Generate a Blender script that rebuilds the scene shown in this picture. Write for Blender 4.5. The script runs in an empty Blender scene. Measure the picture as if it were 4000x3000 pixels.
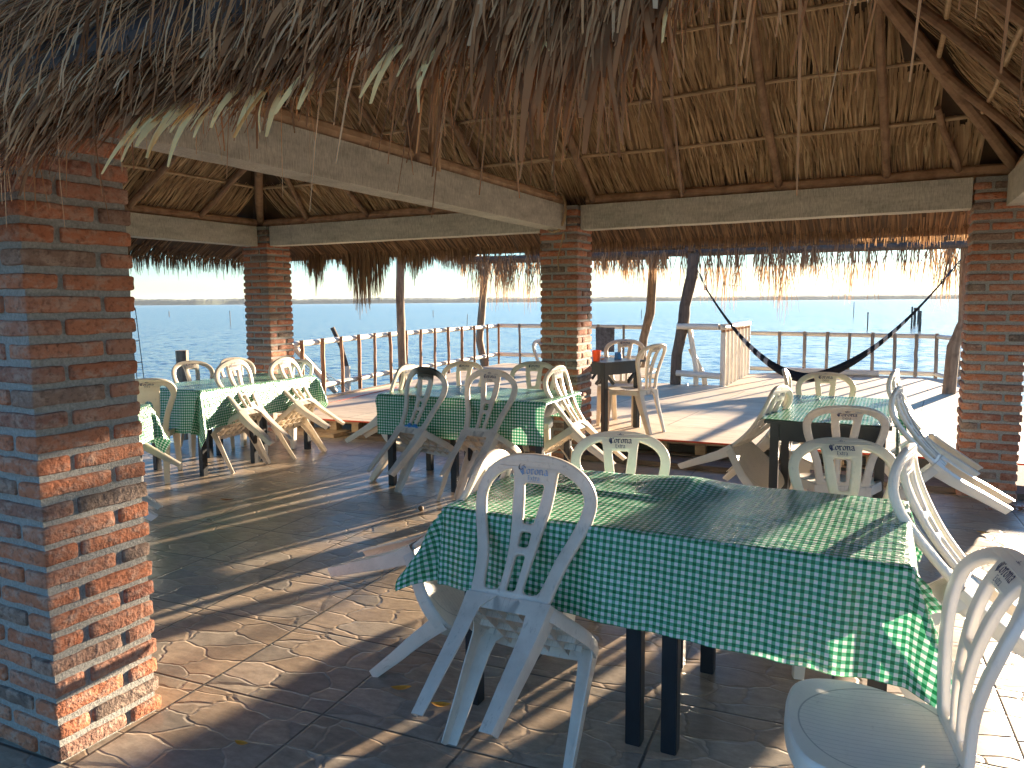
import bpy, bmesh, math, random
from mathutils import Vector, Matrix, noise
random.seed(7)
R = math.radians
sc = bpy.context.scene
COL = sc.collection
PI = math.pi
H = 1.60

# ------------------------------------------------------------------ materials
def newmat(name):
    m = bpy.data.materials.new(name); m.use_nodes = True
    nt = m.node_tree; b = nt.nodes['Principled BSDF']
    return m, nt, b
def N(nt, t, **kw):
    n = nt.nodes.new(t)
    for k, v in kw.items():
        if k.startswith('i_'):
            key = k[2:]
            n.inputs[int(key) if key.isdigit() else key.replace('_', ' ')].default_value = v
        else: setattr(n, k, v)
    return n
def L(nt, a, b): nt.links.new(a, b)
def ramp(nt, fac, stops, interp='LINEAR'):
    r = nt.nodes.new('ShaderNodeValToRGB'); r.color_ramp.interpolation = interp
    els = r.color_ramp.elements
    while len(els) > 1: els.remove(els[-1])
    for i, (p, c) in enumerate(stops):
        e = els[0] if i == 0 else els.new(p)
        e.position = p
        e.color = (*c, 1) if len(c) == 3 else c
    L(nt, fac, r.inputs[0]); return r
def math_(nt, op, a, b=None, c=None):
    n = nt.nodes.new('ShaderNodeMath'); n.operation = op
    for i, v in enumerate((a, b, c)):
        if v is None: continue
        if isinstance(v, (int, float)): n.inputs[i].default_value = v
        else: L(nt, v, n.inputs[i])
    return n.outputs[0]
def mix(nt, fac, a, b, mode='MIX'):
    n = nt.nodes.new('ShaderNodeMix'); n.data_type = 'RGBA'; n.blend_type = mode
    for i, v in ((0, fac), (6, a), (7, b)):
        if isinstance(v, (int, float)): n.inputs[i].default_value = v
        elif isinstance(v, tuple): n.inputs[i].default_value = (*v, 1) if len(v) == 3 else v
        else: L(nt, v, n.inputs[i])
    return n.outputs[2]
def objco(nt): return nt.nodes.new('ShaderNodeTexCoord').outputs['Object']
def mapping(nt, co, scale=(1, 1, 1), rot=(0, 0, 0), loc=(0, 0, 0)):
    n = nt.nodes.new('ShaderNodeMapping'); L(nt, co, n.inputs[0])
    n.inputs['Scale'].default_value = scale; n.inputs['Rotation'].default_value = rot; n.inputs['Location'].default_value = loc
    return n.outputs[0]
def noise_(nt, co, scale, detail=4, rough=.55):
    n = nt.nodes.new('ShaderNodeTexNoise'); L(nt, co, n.inputs['Vector'])
    n.inputs['Scale'].default_value = scale; n.inputs['Detail'].default_value = detail; n.inputs['Roughness'].default_value = rough
    return n
def bump(nt, b, height, dist=.01, strength=1.0):
    n = nt.nodes.new('ShaderNodeBump'); n.inputs['Distance'].default_value = dist; n.inputs['Strength'].default_value = strength
    L(nt, height, n.inputs['Height']); L(nt, n.outputs[0], b.inputs['Normal']); return n
def attr(nt, name):
    n = nt.nodes.new('ShaderNodeAttribute'); n.attribute_name = name; return n.outputs['Fac']
def simple(name, c, rough=.6, spec=.5, nscale=None, var=.15, metal=0):
    m, nt, b = newmat(name)
    b.inputs['Base Color'].default_value = (*c, 1); b.inputs['Roughness'].default_value = rough
    b.inputs['Specular IOR Level'].default_value = spec; b.inputs['Metallic'].default_value = metal
    if nscale:
        n = noise_(nt, objco(nt), nscale, 5)
        lo = tuple(x * (1 - var) for x in c); hi = tuple(min(1, x * (1 + var)) for x in c)
        r = ramp(nt, n.outputs[0], [(.3, lo), (.7, hi)])
        L(nt, r.outputs[0], b.inputs['Base Color'])
        bump(nt, b, n.outputs[0], .002)
    return m

M = {}
# brick / mortar
def mk_brick():
    m, nt, b = newmat('brick'); co = objco(nt); rn = attr(nt, 'rnd')
    base = ramp(nt, rn, [(0, (.40, .135, .065)), (.3, (.48, .175, .085)), (.55, (.42, .19, .115)), (.72, (.31, .11, .065)), (.86, (.25, .165, .12)), (1, (.13, .095, .075))])
    n1 = noise_(nt, mapping(nt, co, (1, 1, 1.6)), 16, 6, .65)
    f1 = ramp(nt, n1.outputs[0], [(.47, (0, 0, 0)), (.66, (1, 1, 1))])
    c = mix(nt, math_(nt, 'MULTIPLY', f1.outputs[0], .68), base.outputs[0], (.46, .33, .25))
    n2 = noise_(nt, co, 60, 4)
    f2 = ramp(nt, n2.outputs[0], [(.25, (.45, .42, .4)), (.5, (1, 1, 1))])
    c = mix(nt, 1., c, f2.outputs[0], 'MULTIPLY')
    L(nt, c, b.inputs['Base Color']); b.inputs['Roughness'].default_value = .92
    h = math_(nt, 'ADD', math_(nt, 'MULTIPLY', n1.outputs[0], 1.2), n2.outputs[0])
    bump(nt, b, h, .009); return m
M['brick'] = mk_brick()
def mk_mortar():
    m, nt, b = newmat('mortar'); co = objco(nt)
    n1 = noise_(nt, co, 90, 5, .7); n2 = noise_(nt, co, 7, 3)
    r = ramp(nt, n1.outputs[0], [(.3, (.17, .17, .155)), (.7, (.44, .43, .39))])
    c = mix(nt, math_(nt, 'MULTIPLY', n2.outputs[0], .6), r.outputs[0], (.32, .31, .28))
    L(nt, c, b.inputs['Base Color']); b.inputs['Roughness'].default_value = .95
    bump(nt, b, n1.outputs[0], .008); return m
M['mortar'] = mk_mortar()
def mk_concrete():
    m, nt, b = newmat('concrete'); co = objco(nt)
    n1 = noise_(nt, mapping(nt, co, (1, 1, 4)), 3, 6, .7); n2 = noise_(nt, mapping(nt, co, (6, 6, 1)), 22, 5, .7)
    r = ramp(nt, n1.outputs[0], [(.25, (.42, .39, .32)), (.5, (.60, .56, .47)), (.75, (.76, .71, .60))])
    r2 = ramp(nt, n2.outputs[0], [(.3, (.45, .44, .42)), (.62, (1, 1, 1))])
    v = N(nt, 'ShaderNodeTexVoronoi'); v.inputs['Scale'].default_value = 38; L(nt, co, v.inputs['Vector'])
    pit = ramp(nt, v.outputs[0], [(.05, (.25, .25, .25)), (.13, (1, 1, 1))])
    c = mix(nt, .8, r.outputs[0], r2.outputs[0], 'MULTIPLY'); c = mix(nt, .35, c, pit.outputs[0], 'MULTIPLY')
    L(nt, c, b.inputs['Base Color']); b.inputs['Roughness'].default_value = .9
    bump(nt, b, n2.outputs[0], .004); return m
M['concrete'] = mk_concrete()
def mk_wood(name, lo, hi, scale=(18, 18, 1.2), rough=.8, bd=.004):
    m, nt, b = newmat(name); co = objco(nt)
    n1 = noise_(nt, mapping(nt, co, scale), 2.2, 6, .65); n2 = noise_(nt, co, 9, 3)
    r = ramp(nt, n1.outputs[0], [(.28, lo), (.68, hi)])
    dk = ramp(nt, n2.outputs[0], [(.3, (.55, .5, .45)), (.5, (1, 1, 1))])
    c = mix(nt, .7, r.outputs[0], dk.outputs[0], 'MULTIPLY')
    L(nt, c, b.inputs['Base Color']); b.inputs['Roughness'].default_value = rough
    bump(nt, b, n1.outputs[0], bd); return m
M['log'] = mk_wood('peeled_log', (.40, .24, .13), (.68, .45, .27), (3, 3, 3))
M['rafter'] = mk_wood('rafter_wood', (.20, .115, .07), (.40, .25, .155), (4, 4, 4))
M['bamboo'] = mk_wood('bamboo', (.38, .25, .14), (.60, .42, .25), (3, 8, 8), .6)
M['postwood'] = mk_wood('post_wood', (.15, .10, .065), (.36, .25, .16), (14, 14, 1.5))
M['darkpost'] = mk_wood('dark_post_wood', (.05, .04, .035), (.16, .12, .09), (14, 14, 1.5))
M['stick'] = mk_wood('stick_wood', (.26, .12, .055), (.45, .24, .12), (20, 20, 2))
M['graystick'] = mk_wood('gray_stick_wood', (.16, .14, .13), (.30, .26, .23), (20, 20, 2))
M['pallet'] = mk_wood('pallet_wood', (.30, .20, .12), (.50, .36, .22), (1.5, 14, 14))
M['oldwood'] = mk_wood('old_plank', (.08, .055, .04), (.17, .12, .085), (1.5, 14, 14))
def mk_ply():
    m, nt, b = newmat('plywood'); co = objco(nt)
    n1 = noise_(nt, mapping(nt, co, (1.2, 5.5, 1)), 3.2, 6, .62)
    n2 = noise_(nt, mapping(nt, co, (.5, 1, 1)), 1.1, 3)
    n3 = noise_(nt, mapping(nt, co, (2.2, 7, 1)), 3.3, 3, .8)
    r = ramp(nt, n1.outputs[0], [(.3, (.60, .46, .31)), (.52, (.74, .61, .44)), (.75, (.82, .71, .54))])
    kn = ramp(nt, n3.outputs[0], [(.27, (.45, .34, .26)), (.36, (1, 1, 1))])
    c = mix(nt, 1., r.outputs[0], kn.outputs[0], 'MULTIPLY')
    c = mix(nt, .35, c, ramp(nt, n2.outputs[0], [(.3, (.6, .5, .42)), (.7, (1, 1, 1))]).outputs[0], 'MULTIPLY')
    br = N(nt, 'ShaderNodeTexBrick'); L(nt, mapping(nt, co, (1, 1, 1), (0, 0, R(3.5)), (.3, .35, 0)), br.inputs['Vector'])
    br.offset = .5; br.inputs['Scale'].default_value = 1; br.inputs['Brick Width'].default_value = 2.44; br.inputs['Row Height'].default_value = 1.22
    br.inputs['Mortar Size'].default_value = .006; br.inputs['Mortar Smooth'].default_value = .1
    br.inputs['Color1'].default_value = (1, 1, 1, 1); br.inputs['Color2'].default_value = (.86, .84, .82, 1); br.inputs['Mortar'].default_value = (.25, .18, .12, 1)
    c = mix(nt, 1., c, br.outputs['Color'], 'MULTIPLY')
    L(nt, c, b.inputs['Base Color']); b.inputs['Roughness'].default_value = .62
    bump(nt, b, n1.outputs[0], .003); return m
M['ply'] = mk_ply()
M['redpaint'] = simple('red_paint', (.55, .06, .02), .6, .5, 20, .2)
def mk_tile():
    m, nt, b = newmat('stone_print_tile')
    g = nt.nodes.new('ShaderNodeNewGeometry'); T = .612
    # rotate into the tile grid
    p = mapping(nt, g.outputs['Position'], (1, 1, 1), (0, 0, -R(3.5)))
    sx = N(nt, 'ShaderNodeSeparateXYZ'); L(nt, p, sx.inputs[0])
    u = math_(nt, 'DIVIDE', math_(nt, 'ADD', sx.outputs[0], 2.41), T)
    v = math_(nt, 'DIVIDE', math_(nt, 'SUBTRACT', sx.outputs[1], 2.897), T)
    fu = math_(nt, 'FRACT', u); fv = math_(nt, 'FRACT', v)
    iu = math_(nt, 'FLOOR', u); iv = math_(nt, 'FLOOR', v)
    # four printed designs
    h = math_(nt, 'FLOOR', math_(nt, 'MULTIPLY', math_(nt, 'FRACT', math_(nt, 'MULTIPLY', math_(nt, 'SINE', math_(nt, 'ADD', math_(nt, 'MULTIPLY', iu, 12.9898), math_(nt, 'MULTIPLY', iv, 78.233))), 43758.5)), 4.999))
    cmb = N(nt, 'ShaderNodeCombineXYZ')
    L(nt, math_(nt, 'MULTIPLY', fu, 2.35), cmb.inputs[0]); L(nt, math_(nt, 'MULTIPLY', fv, 4.1), cmb.inputs[1]); L(nt, math_(nt, 'MULTIPLY', h, 7.3), cmb.inputs[2])
    wn = noise_(nt, cmb.outputs[0], 1.3, 2)
    va = N(nt, 'ShaderNodeVectorMath', operation='MULTIPLY_ADD'); L(nt, wn.outputs['Color'], va.inputs[0]); va.inputs[1].default_value = (.45, .5, 0); L(nt, cmb.outputs[0], va.inputs[2])
    vo = N(nt, 'ShaderNodeTexVoronoi', feature='DISTANCE_TO_EDGE'); vo.inputs['Scale'].default_value = 1; vo.inputs['Randomness'].default_value = .82; L(nt, va.outputs[0], vo.inputs['Vector'])
    vc = N(nt, 'ShaderNodeTexVoronoi'); vc.inputs['Scale'].default_value = 1; vc.inputs['Randomness'].default_value = .82; L(nt, va.outputs[0], vc.inputs['Vector'])
    sc_ = N(nt, 'ShaderNodeSeparateColor'); L(nt, vc.outputs['Color'], sc_.inputs[0])
    stone = ramp(nt, sc_.outputs[0], [(0, (.31, .245, .185)), (.25, (.40, .32, .24)), (.5, (.46, .37, .28)), (.72, (.28, .25, .215)), (.86, (.35, .31, .255)), (1, (.45, .38, .31))])
    n1 = noise_(nt, mapping(nt, p, (2.2, 5, 1)), 5, 7, .68); n2 = noise_(nt, p, 55, 4, .7)
    sh = ramp(nt, n1.outputs[0], [(.3, (.62, .60, .57)), (.68, (1.12, 1.08, 1.02))])
    c = mix(nt, 1., stone.outputs[0], sh.outputs[0], 'MULTIPLY')
    c = mix(nt, .5, c, ramp(nt, n2.outputs[0], [(.3, (.7, .7, .7)), (.6, (1, 1, 1))]).outputs[0], 'MULTIPLY')
    gr = ramp(nt, vo.outputs[0], [(.0, (0, 0, 0)), (.02, (1, 1, 1))])
    c = mix(nt, math_(nt, 'SUBTRACT', 1, math_(nt, 'MULTIPLY', math_(nt, 'SUBTRACT', 1, gr.outputs[0]), .42)), (.13, .11, .09), c)
    # tile joints
    du = math_(nt, 'MINIMUM', fu, math_(nt, 'SUBTRACT', 1, fu)); dv = math_(nt, 'MINIMUM', fv, math_(nt, 'SUBTRACT', 1, fv))
    dm = math_(nt, 'MINIMUM', du, dv)
    jt = ramp(nt, dm, [(.0065, (0, 0, 0)), (.0115, (1, 1, 1))])
    c = mix(nt, jt.outputs[0], (.07, .06, .05), c)
    L(nt, c, b.inputs['Base Color'])
    dn = noise_(nt, g.outputs['Position'], 1.4, 5)
    rr = ramp(nt, dn.outputs[0], [(.3, (.27, .27, .27)), (.7, (.45, .45, .45))]); L(nt, rr.outputs[0], b.inputs['Roughness'])
    b.inputs['Specular IOR Level'].default_value = .5
    edge = ramp(nt, dm, [(.002, (0, 0, 0)), (.014, (1, 1, 1))]); st = ramp(nt, vo.outputs[0], [(0, (0, 0, 0)), (.045, (1, 1, 1))])
    hgt = math_(nt, 'ADD', math_(nt, 'ADD', math_(nt, 'MULTIPLY', edge.outputs[0], 1.0), math_(nt, 'MULTIPLY', st.outputs[0], .9)), math_(nt, 'MULTIPLY', n1.outputs[0], .35))
    bump(nt, b, hgt, .0022); return m
M['tile'] = mk_tile()
def mk_plastic(name, c, dirt, dirtc=(.20, .15, .11), extra=None):
    m, nt, b = newmat(name); co = objco(nt)
    n1 = noise_(nt, co, 5, 7, .7); n2 = noise_(nt, mapping(nt, co, (1, 1, .25)), 60, 5, .7)
    f = ramp(nt, n1.outputs[0], [(.42, (0, 0, 0)), (.75, (1, 1, 1))])
    f2 = ramp(nt, n2.outputs[0], [(.58, (0, 0, 0)), (.78, (1, 1, 1))])
    fac = math_(nt, 'MINIMUM', math_(nt, 'MULTIPLY', math_(nt, 'ADD', math_(nt, 'MULTIPLY', f.outputs[0], .55), f2.outputs[0]), dirt), 1)
    cc = mix(nt, fac, c, dirtc)
    if extra: cc = extra(nt, cc)
    L(nt, cc, b.inputs['Base Color'])
    b.inputs['Roughness'].default_value = .38; b.inputs['Specular IOR Level'].default_value = .45
    bump(nt, b, n2.outputs[0], .0008)
    # thin moulded plastic lets a little light through
    tr = N(nt, 'ShaderNodeBsdfTranslucent'); L(nt, cc, tr.inputs[0]); ms = N(nt, 'ShaderNodeMixShader'); ms.inputs[0].default_value = .12
    out = nt.nodes['Material Output']; L(nt, b.outputs[0], ms.inputs[1]); L(nt, tr.outputs[0], ms.inputs[2]); L(nt, ms.outputs[0], out.inputs[0])
    return m
M['p_white'] = mk_plastic('white_plastic', (.84, .79, .70), .22)
M['p_cream'] = mk_plastic('cream_plastic', (.78, .69, .56), .32)
M['p_worn'] = mk_plastic('worn_plastic', (.72, .64, .55), .6)
def stain(nt, cc):
    co = objco(nt); s = N(nt, 'ShaderNodeSeparateXYZ'); L(nt, co, s.inputs[0])
    n = noise_(nt, co, 28, 5, .75)
    zz = math_(nt, 'ADD', s.outputs[2], math_(nt, 'MULTIPLY', math_(nt, 'SUBTRACT', n.outputs[0], .5), .06))
    xx = math_(nt, 'ABSOLUTE', math_(nt, 'SUBTRACT', s.outputs[0], .03))
    f = math_(nt, 'MULTIPLY', ramp(nt, zz, [(.862, (0, 0, 0)), (.885, (1, 1, 1))]).outputs[0], ramp(nt, xx, [(.10, (1, 1, 1)), (.17, (0, 0, 0))]).outputs[0])
    c = mix(nt, f, cc, (.022, .02, .016))
    zb = math_(nt, 'ABSOLUTE', math_(nt, 'SUBTRACT', s.outputs[2], .475)); xb = math_(nt, 'ABSOLUTE', s.outputs[0])
    fb = math_(nt, 'MULTIPLY', ramp(nt, math_(nt, 'ADD', zb, math_(nt, 'MULTIPLY', math_(nt, 'SUBTRACT', n.outputs[0], .5), .05)), [(.012, (1, 1, 1)), (.02, (0, 0, 0))]).outputs[0], ramp(nt, xb, [(.07, (1, 1, 1)), (.09, (0, 0, 0))]).outputs[0])
    return mix(nt, fb, c, (.02, .20, .50))
M['p_stained'] = mk_plastic('stained_plastic', (.66, .62, .55), .6, extra=stain)
def mk_seat(base):
    m = M[base].copy(); m.name = base + '_seat'; nt = m.node_tree; b = nt.nodes['Principled BSDF']
    co = objco(nt); s = N(nt, 'ShaderNodeSeparateXYZ'); L(nt, co, s.inputs[0])
    w = math_(nt, 'FRACT', math_(nt, 'DIVIDE', s.outputs[0], .021)); g = math_(nt, 'ABSOLUTE', math_(nt, 'SUBTRACT', w, .5))
    gr = ramp(nt, g, [(.0, (0, 0, 0)), (.06, (1, 1, 1))])
    old = b.inputs['Base Color'].links[0].from_socket
    c = mix(nt, math_(nt, 'SUBTRACT', 1, gr.outputs[0]), old, (.30, .28, .25))
    # only on the inner top panel
    dx = math_(nt, 'DIVIDE', s.outputs[0], .215); dy = math_(nt, 'DIVIDE', math_(nt, 'SUBTRACT', s.outputs[1], .02), .20)
    rr = math_(nt, 'ADD', math_(nt, 'MULTIPLY', dx, dx), math_(nt, 'MULTIPLY', dy, dy))
    ins = ramp(nt, rr, [(.97, (1, 1, 1)), (.99, (0, 0, 0))])
    ring = ramp(nt, math_(nt, 'ABSOLUTE', math_(nt, 'SUBTRACT', rr, 1.0)), [(.012, (1, 1, 1)), (.03, (0, 0, 0))])
    fin = mix(nt, math_(nt, 'MULTIPLY', ins.outputs[0], .7), old, c); fin = mix(nt, math_(nt, 'MULTIPLY', ring.outputs[0], .7), fin, (.25, .24, .22))
    L(nt, fin, b.inputs['Base Color']); return m
for k in ('p_white', 'p_cream', 'p_worn', 'p_stained'): M[k + '_seat'] = mk_seat(k)
M['ink'] = simple('navy_ink', (.012, .028, .11), .5)
M['fadedink'] = simple('faded_ink', (.20, .30, .46), .5, .5, 60, .35)
M['marker'] = simple('marker_ink', (.01, .01, .025), .5)
M['pencil'] = simple('pencil_mark', (.27, .27, .30), .6)
def mk_black():
    m, nt, b = newmat('black_paint'); co = objco(nt)
    n1 = noise_(nt, mapping(nt, co, (1, 1, .3)), 14, 6, .7)
    r = ramp(nt, n1.outputs[0], [(.3, (.006, .007, .009)), (.62, (.014, .016, .02)), (.82, (.05, .05, .05))])
    L(nt, r.outputs[0], b.inputs['Base Color']); b.inputs['Roughness'].default_value = .34; bump(nt, b, n1.outputs[0], .001); return m
M['black'] = mk_black()
def mk_cloth():
    m, nt, b = newmat('gingham_oilcloth')
    uv = N(nt, 'ShaderNodeUVMap'); uv.uv_map = 'UVMap'
    s = N(nt, 'ShaderNodeSeparateXYZ'); L(nt, uv.outputs[0], s.inputs[0])
    def st(o):
        f = math_(nt, 'FRACT', math_(nt, 'DIVIDE', o, .024)); return math_(nt, 'GREATER_THAN', f, .5)
    a = st(s.outputs[0]); c_ = st(s.outputs[1]); t = math_(nt, 'MULTIPLY', math_(nt, 'ADD', a, c_), .5)
    r = ramp(nt, t, [(0, (.64, .68, .66)), (.5, (.10, .38, .22)), (1, (.006, .15, .05))], 'CONSTANT')
    r.color_ramp.elements[1].position = .25; r.color_ramp.elements[2].position = .75
    L(nt, r.outputs[0], b.inputs['Base Color']); b.inputs['Roughness'].default_value = .2; b.inputs['Specular IOR Level'].default_value = .6
    n0 = noise_(nt, mapping(nt, uv.outputs[0], (1, 2.2, 1), (0, 0, .25)), 11, 5, .55)
    n1 = noise_(nt, mapping(nt, uv.outputs[0], (1.5, 4, 1), (0, 0, -.2)), 20, 4, .6)
    n2 = noise_(nt, mapping(nt, uv.outputs[0], (2.2, 7.5, 1), (0, 0, .12)), 6, 3, .5)
    rg = math_(nt, 'ABSOLUTE', math_(nt, 'SUBTRACT', n2.outputs[0], .5))
    hh = math_(nt, 'SUBTRACT', math_(nt, 'ADD', n0.outputs[0], math_(nt, 'MULTIPLY', n1.outputs[0], .28)), math_(nt, 'MULTIPLY', rg, 1.1))
    bump(nt, b, hh, .014)
    tr = N(nt, 'ShaderNodeBsdfTranslucent'); L(nt, r.outputs[0], tr.inputs[0]); ms = N(nt, 'ShaderNodeMixShader'); ms.inputs[0].default_value = .16
    L(nt, b.outputs[0], ms.inputs[1]); L(nt, tr.outputs[0], ms.inputs[2]); L(nt, ms.outputs[0], nt.nodes['Material Output'].inputs[0])
    return m
M['cloth'] = mk_cloth()
def mk_thatch(name, stops, transl=.25):
    m, nt, b = newmat(name); rn = attr(nt, 'rnd')
    r = ramp(nt, rn, stops)
    n = noise_(nt, objco(nt), 9, 4)
    c = mix(nt, .55, r.outputs[0], ramp(nt, n.outputs[0], [(.3, (.68, .64, .6)), (.65, (1.15, 1.12, 1.08))]).outputs[0], 'MULTIPLY')
    L(nt, c, b.inputs['Base Color']); b.inputs['Roughness'].default_value = .62; b.inputs['Specular IOR Level'].default_value = .35
    tr = N(nt, 'ShaderNodeBsdfTranslucent'); L(nt, c, tr.inputs[0]); ms = N(nt, 'ShaderNodeMixShader'); ms.inputs[0].default_value = transl
    L(nt, b.outputs[0], ms.inputs[1]); L(nt, tr.outputs[0], ms.inputs[2]); L(nt, ms.outputs[0], nt.nodes['Material Output'].inputs[0])
    return m
M['thatch'] = mk_thatch('palm_leaf', [(0, (.27, .165, .09)), (.35, (.47, .31, .175)), (.7, (.62, .43, .26)), (1, (.74, .56, .36))])
M['thatch_out'] = mk_thatch('weathered_palm_leaf', [(0, (.15, .058, .02)), (.4, (.44, .19, .075)), (.75, (.66, .33, .14)), (.93, (.60, .40, .23)), (1, (.85, .55, .22))], .25)
M['thatch_out'].node_tree.nodes['Principled BSDF'].inputs['Specular IOR Level'].default_value = .08
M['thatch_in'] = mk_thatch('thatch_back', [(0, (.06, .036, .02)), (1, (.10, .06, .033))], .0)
M['thatch_far'] = mk_thatch('eave_palm_leaf', [(0, (.15, .085, .045)), (.5, (.32, .20, .11)), (1, (.50, .34, .20))], .32)
M['pvc'] = simple('pvc_pipe', (.72, .65, .54), .35, .5, 6, .08)
M['orange'] = simple('orange_plastic', (.85, .10, .01), .35)
M['blue'] = simple('blue_plastic', (.01, .22, .62), .35)
M['rope'] = simple('rope', (.42, .30, .17), .85, .3, 60, .3)
M['steel'] = simple('rebar_steel', (.06, .07, .09), .6, .5, 40, .3, .3)
M['leafy'] = simple('yellow_leaf', (.55, .27, .03), .6, .4, 40, .2)
M['leafb'] = simple('brown_leaf', (.28, .12, .05), .7, .4, 40, .2)
M['nut'] = simple('nut_husk', (.12, .075, .04), .8)
M['shell'] = simple('snack_brown', (.30, .15, .06), .6, .5, 60, .3)
M['tarp'] = simple('gray_tarp', (.10, .10, .11), .8, .3, 14, .5)
M['hull'] = simple('yellow_foam', (.60, .48, .14), .8)
M['bird'] = simple('bird_feather', (.05, .045, .04), .8)
def mk_hammock():
    m, nt, b = newmat('hammock_cord'); a = attr(nt, 'tt')
    # dark net with pale bands towards each end
    w = math_(nt, 'GREATER_THAN', math_(nt, 'FRACT', math_(nt, 'MULTIPLY', a, 30)), .5)
    zone = ramp(nt, a, [(0, (0, 0, 0)), (.16, (1, 1, 1)), (.31, (0, 0, 0)), (.72, (1, 1, 1)), (.86, (0, 0, 0))], 'CONSTANT')
    L(nt, mix(nt, math_(nt, 'MULTIPLY', w, zone.outputs[0]), (.012, .013, .016), (.45, .42, .38)), b.inputs['Base Color']); b.inputs['Roughness'].default_value = .9; return m
M['hammock'] = mk_hammock()
def mk_water():
    m, nt, b = newmat('lagoon_water'); g = nt.nodes.new('ShaderNodeNewGeometry')
    p = g.outputs['Position']
    n1 = noise_(nt, mapping(nt, p, (.55, 1.3, 1), (0, 0, R(-15))), 2.4, 8, .62)
    n2 = noise_(nt, mapping(nt, p, (.5, 1.4, 1), (0, 0, R(12))), 9, 4, .6)
    n3 = noise_(nt, mapping(nt, p, (.02, .05, 1)), 1, 4)
    c = ramp(nt, n3.outputs[0], [(.3, (.14, .17, .17)), (.7, (.18, .21, .205))])
    L(nt, c.outputs[0], b.inputs['Base Color']); b.inputs['Roughness'].default_value = .2; b.inputs['IOR'].default_value = 1.33; b.inputs['Specular IOR Level'].default_value = .5
    va = N(nt, 'ShaderNodeVectorMath', operation='SUBTRACT'); L(nt, n1.outputs['Color'], va.inputs[0]); va.inputs[1].default_value = (.5, .5, .5)
    vb = N(nt, 'ShaderNodeVectorMath', operation='SUBTRACT'); L(nt, n2.outputs['Color'], vb.inputs[0]); vb.inputs[1].default_value = (.5, .5, .5)
    vc = N(nt, 'ShaderNodeVectorMath', operation='MULTIPLY'); L(nt, va.outputs[0], vc.inputs[0]); vc.inputs[1].default_value = (.75, .75, 0)
    vd = N(nt, 'ShaderNodeVectorMath', operation='MULTIPLY_ADD'); L(nt, vb.outputs[0], vd.inputs[0]); vd.inputs[1].default_value = (.5, .6, 0); L(nt, vc.outputs[0], vd.inputs[2])
    ve = N(nt, 'ShaderNodeVectorMath', operation='ADD'); L(nt, vd.outputs[0], ve.inputs[0]); ve.inputs[1].default_value = (0, 0, 1)
    vn = N(nt, 'ShaderNodeVectorMath', operation='NORMALIZE'); L(nt, ve.outputs[0], vn.inputs[0]); L(nt, vn.outputs[0], b.inputs['Normal']); return m
M['water'] = mk_water()
def mk_hill():
    m, nt, b = newmat('mangrove_hill'); g = nt.nodes.new('ShaderNodeNewGeometry')
    n = noise_(nt, g.outputs['Position'], .02, 6, .7)
    r = ramp(nt, n.outputs[0], [(.3, (.03, .045, .022)), (.7, (.09, .11, .055))]); L(nt, r.outputs[0], b.inputs['Base Color']); b.inputs['Roughness'].default_value = .95
    bump(nt, b, n.outputs[0], 6); return m
M['hill'] = mk_hill()

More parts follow.
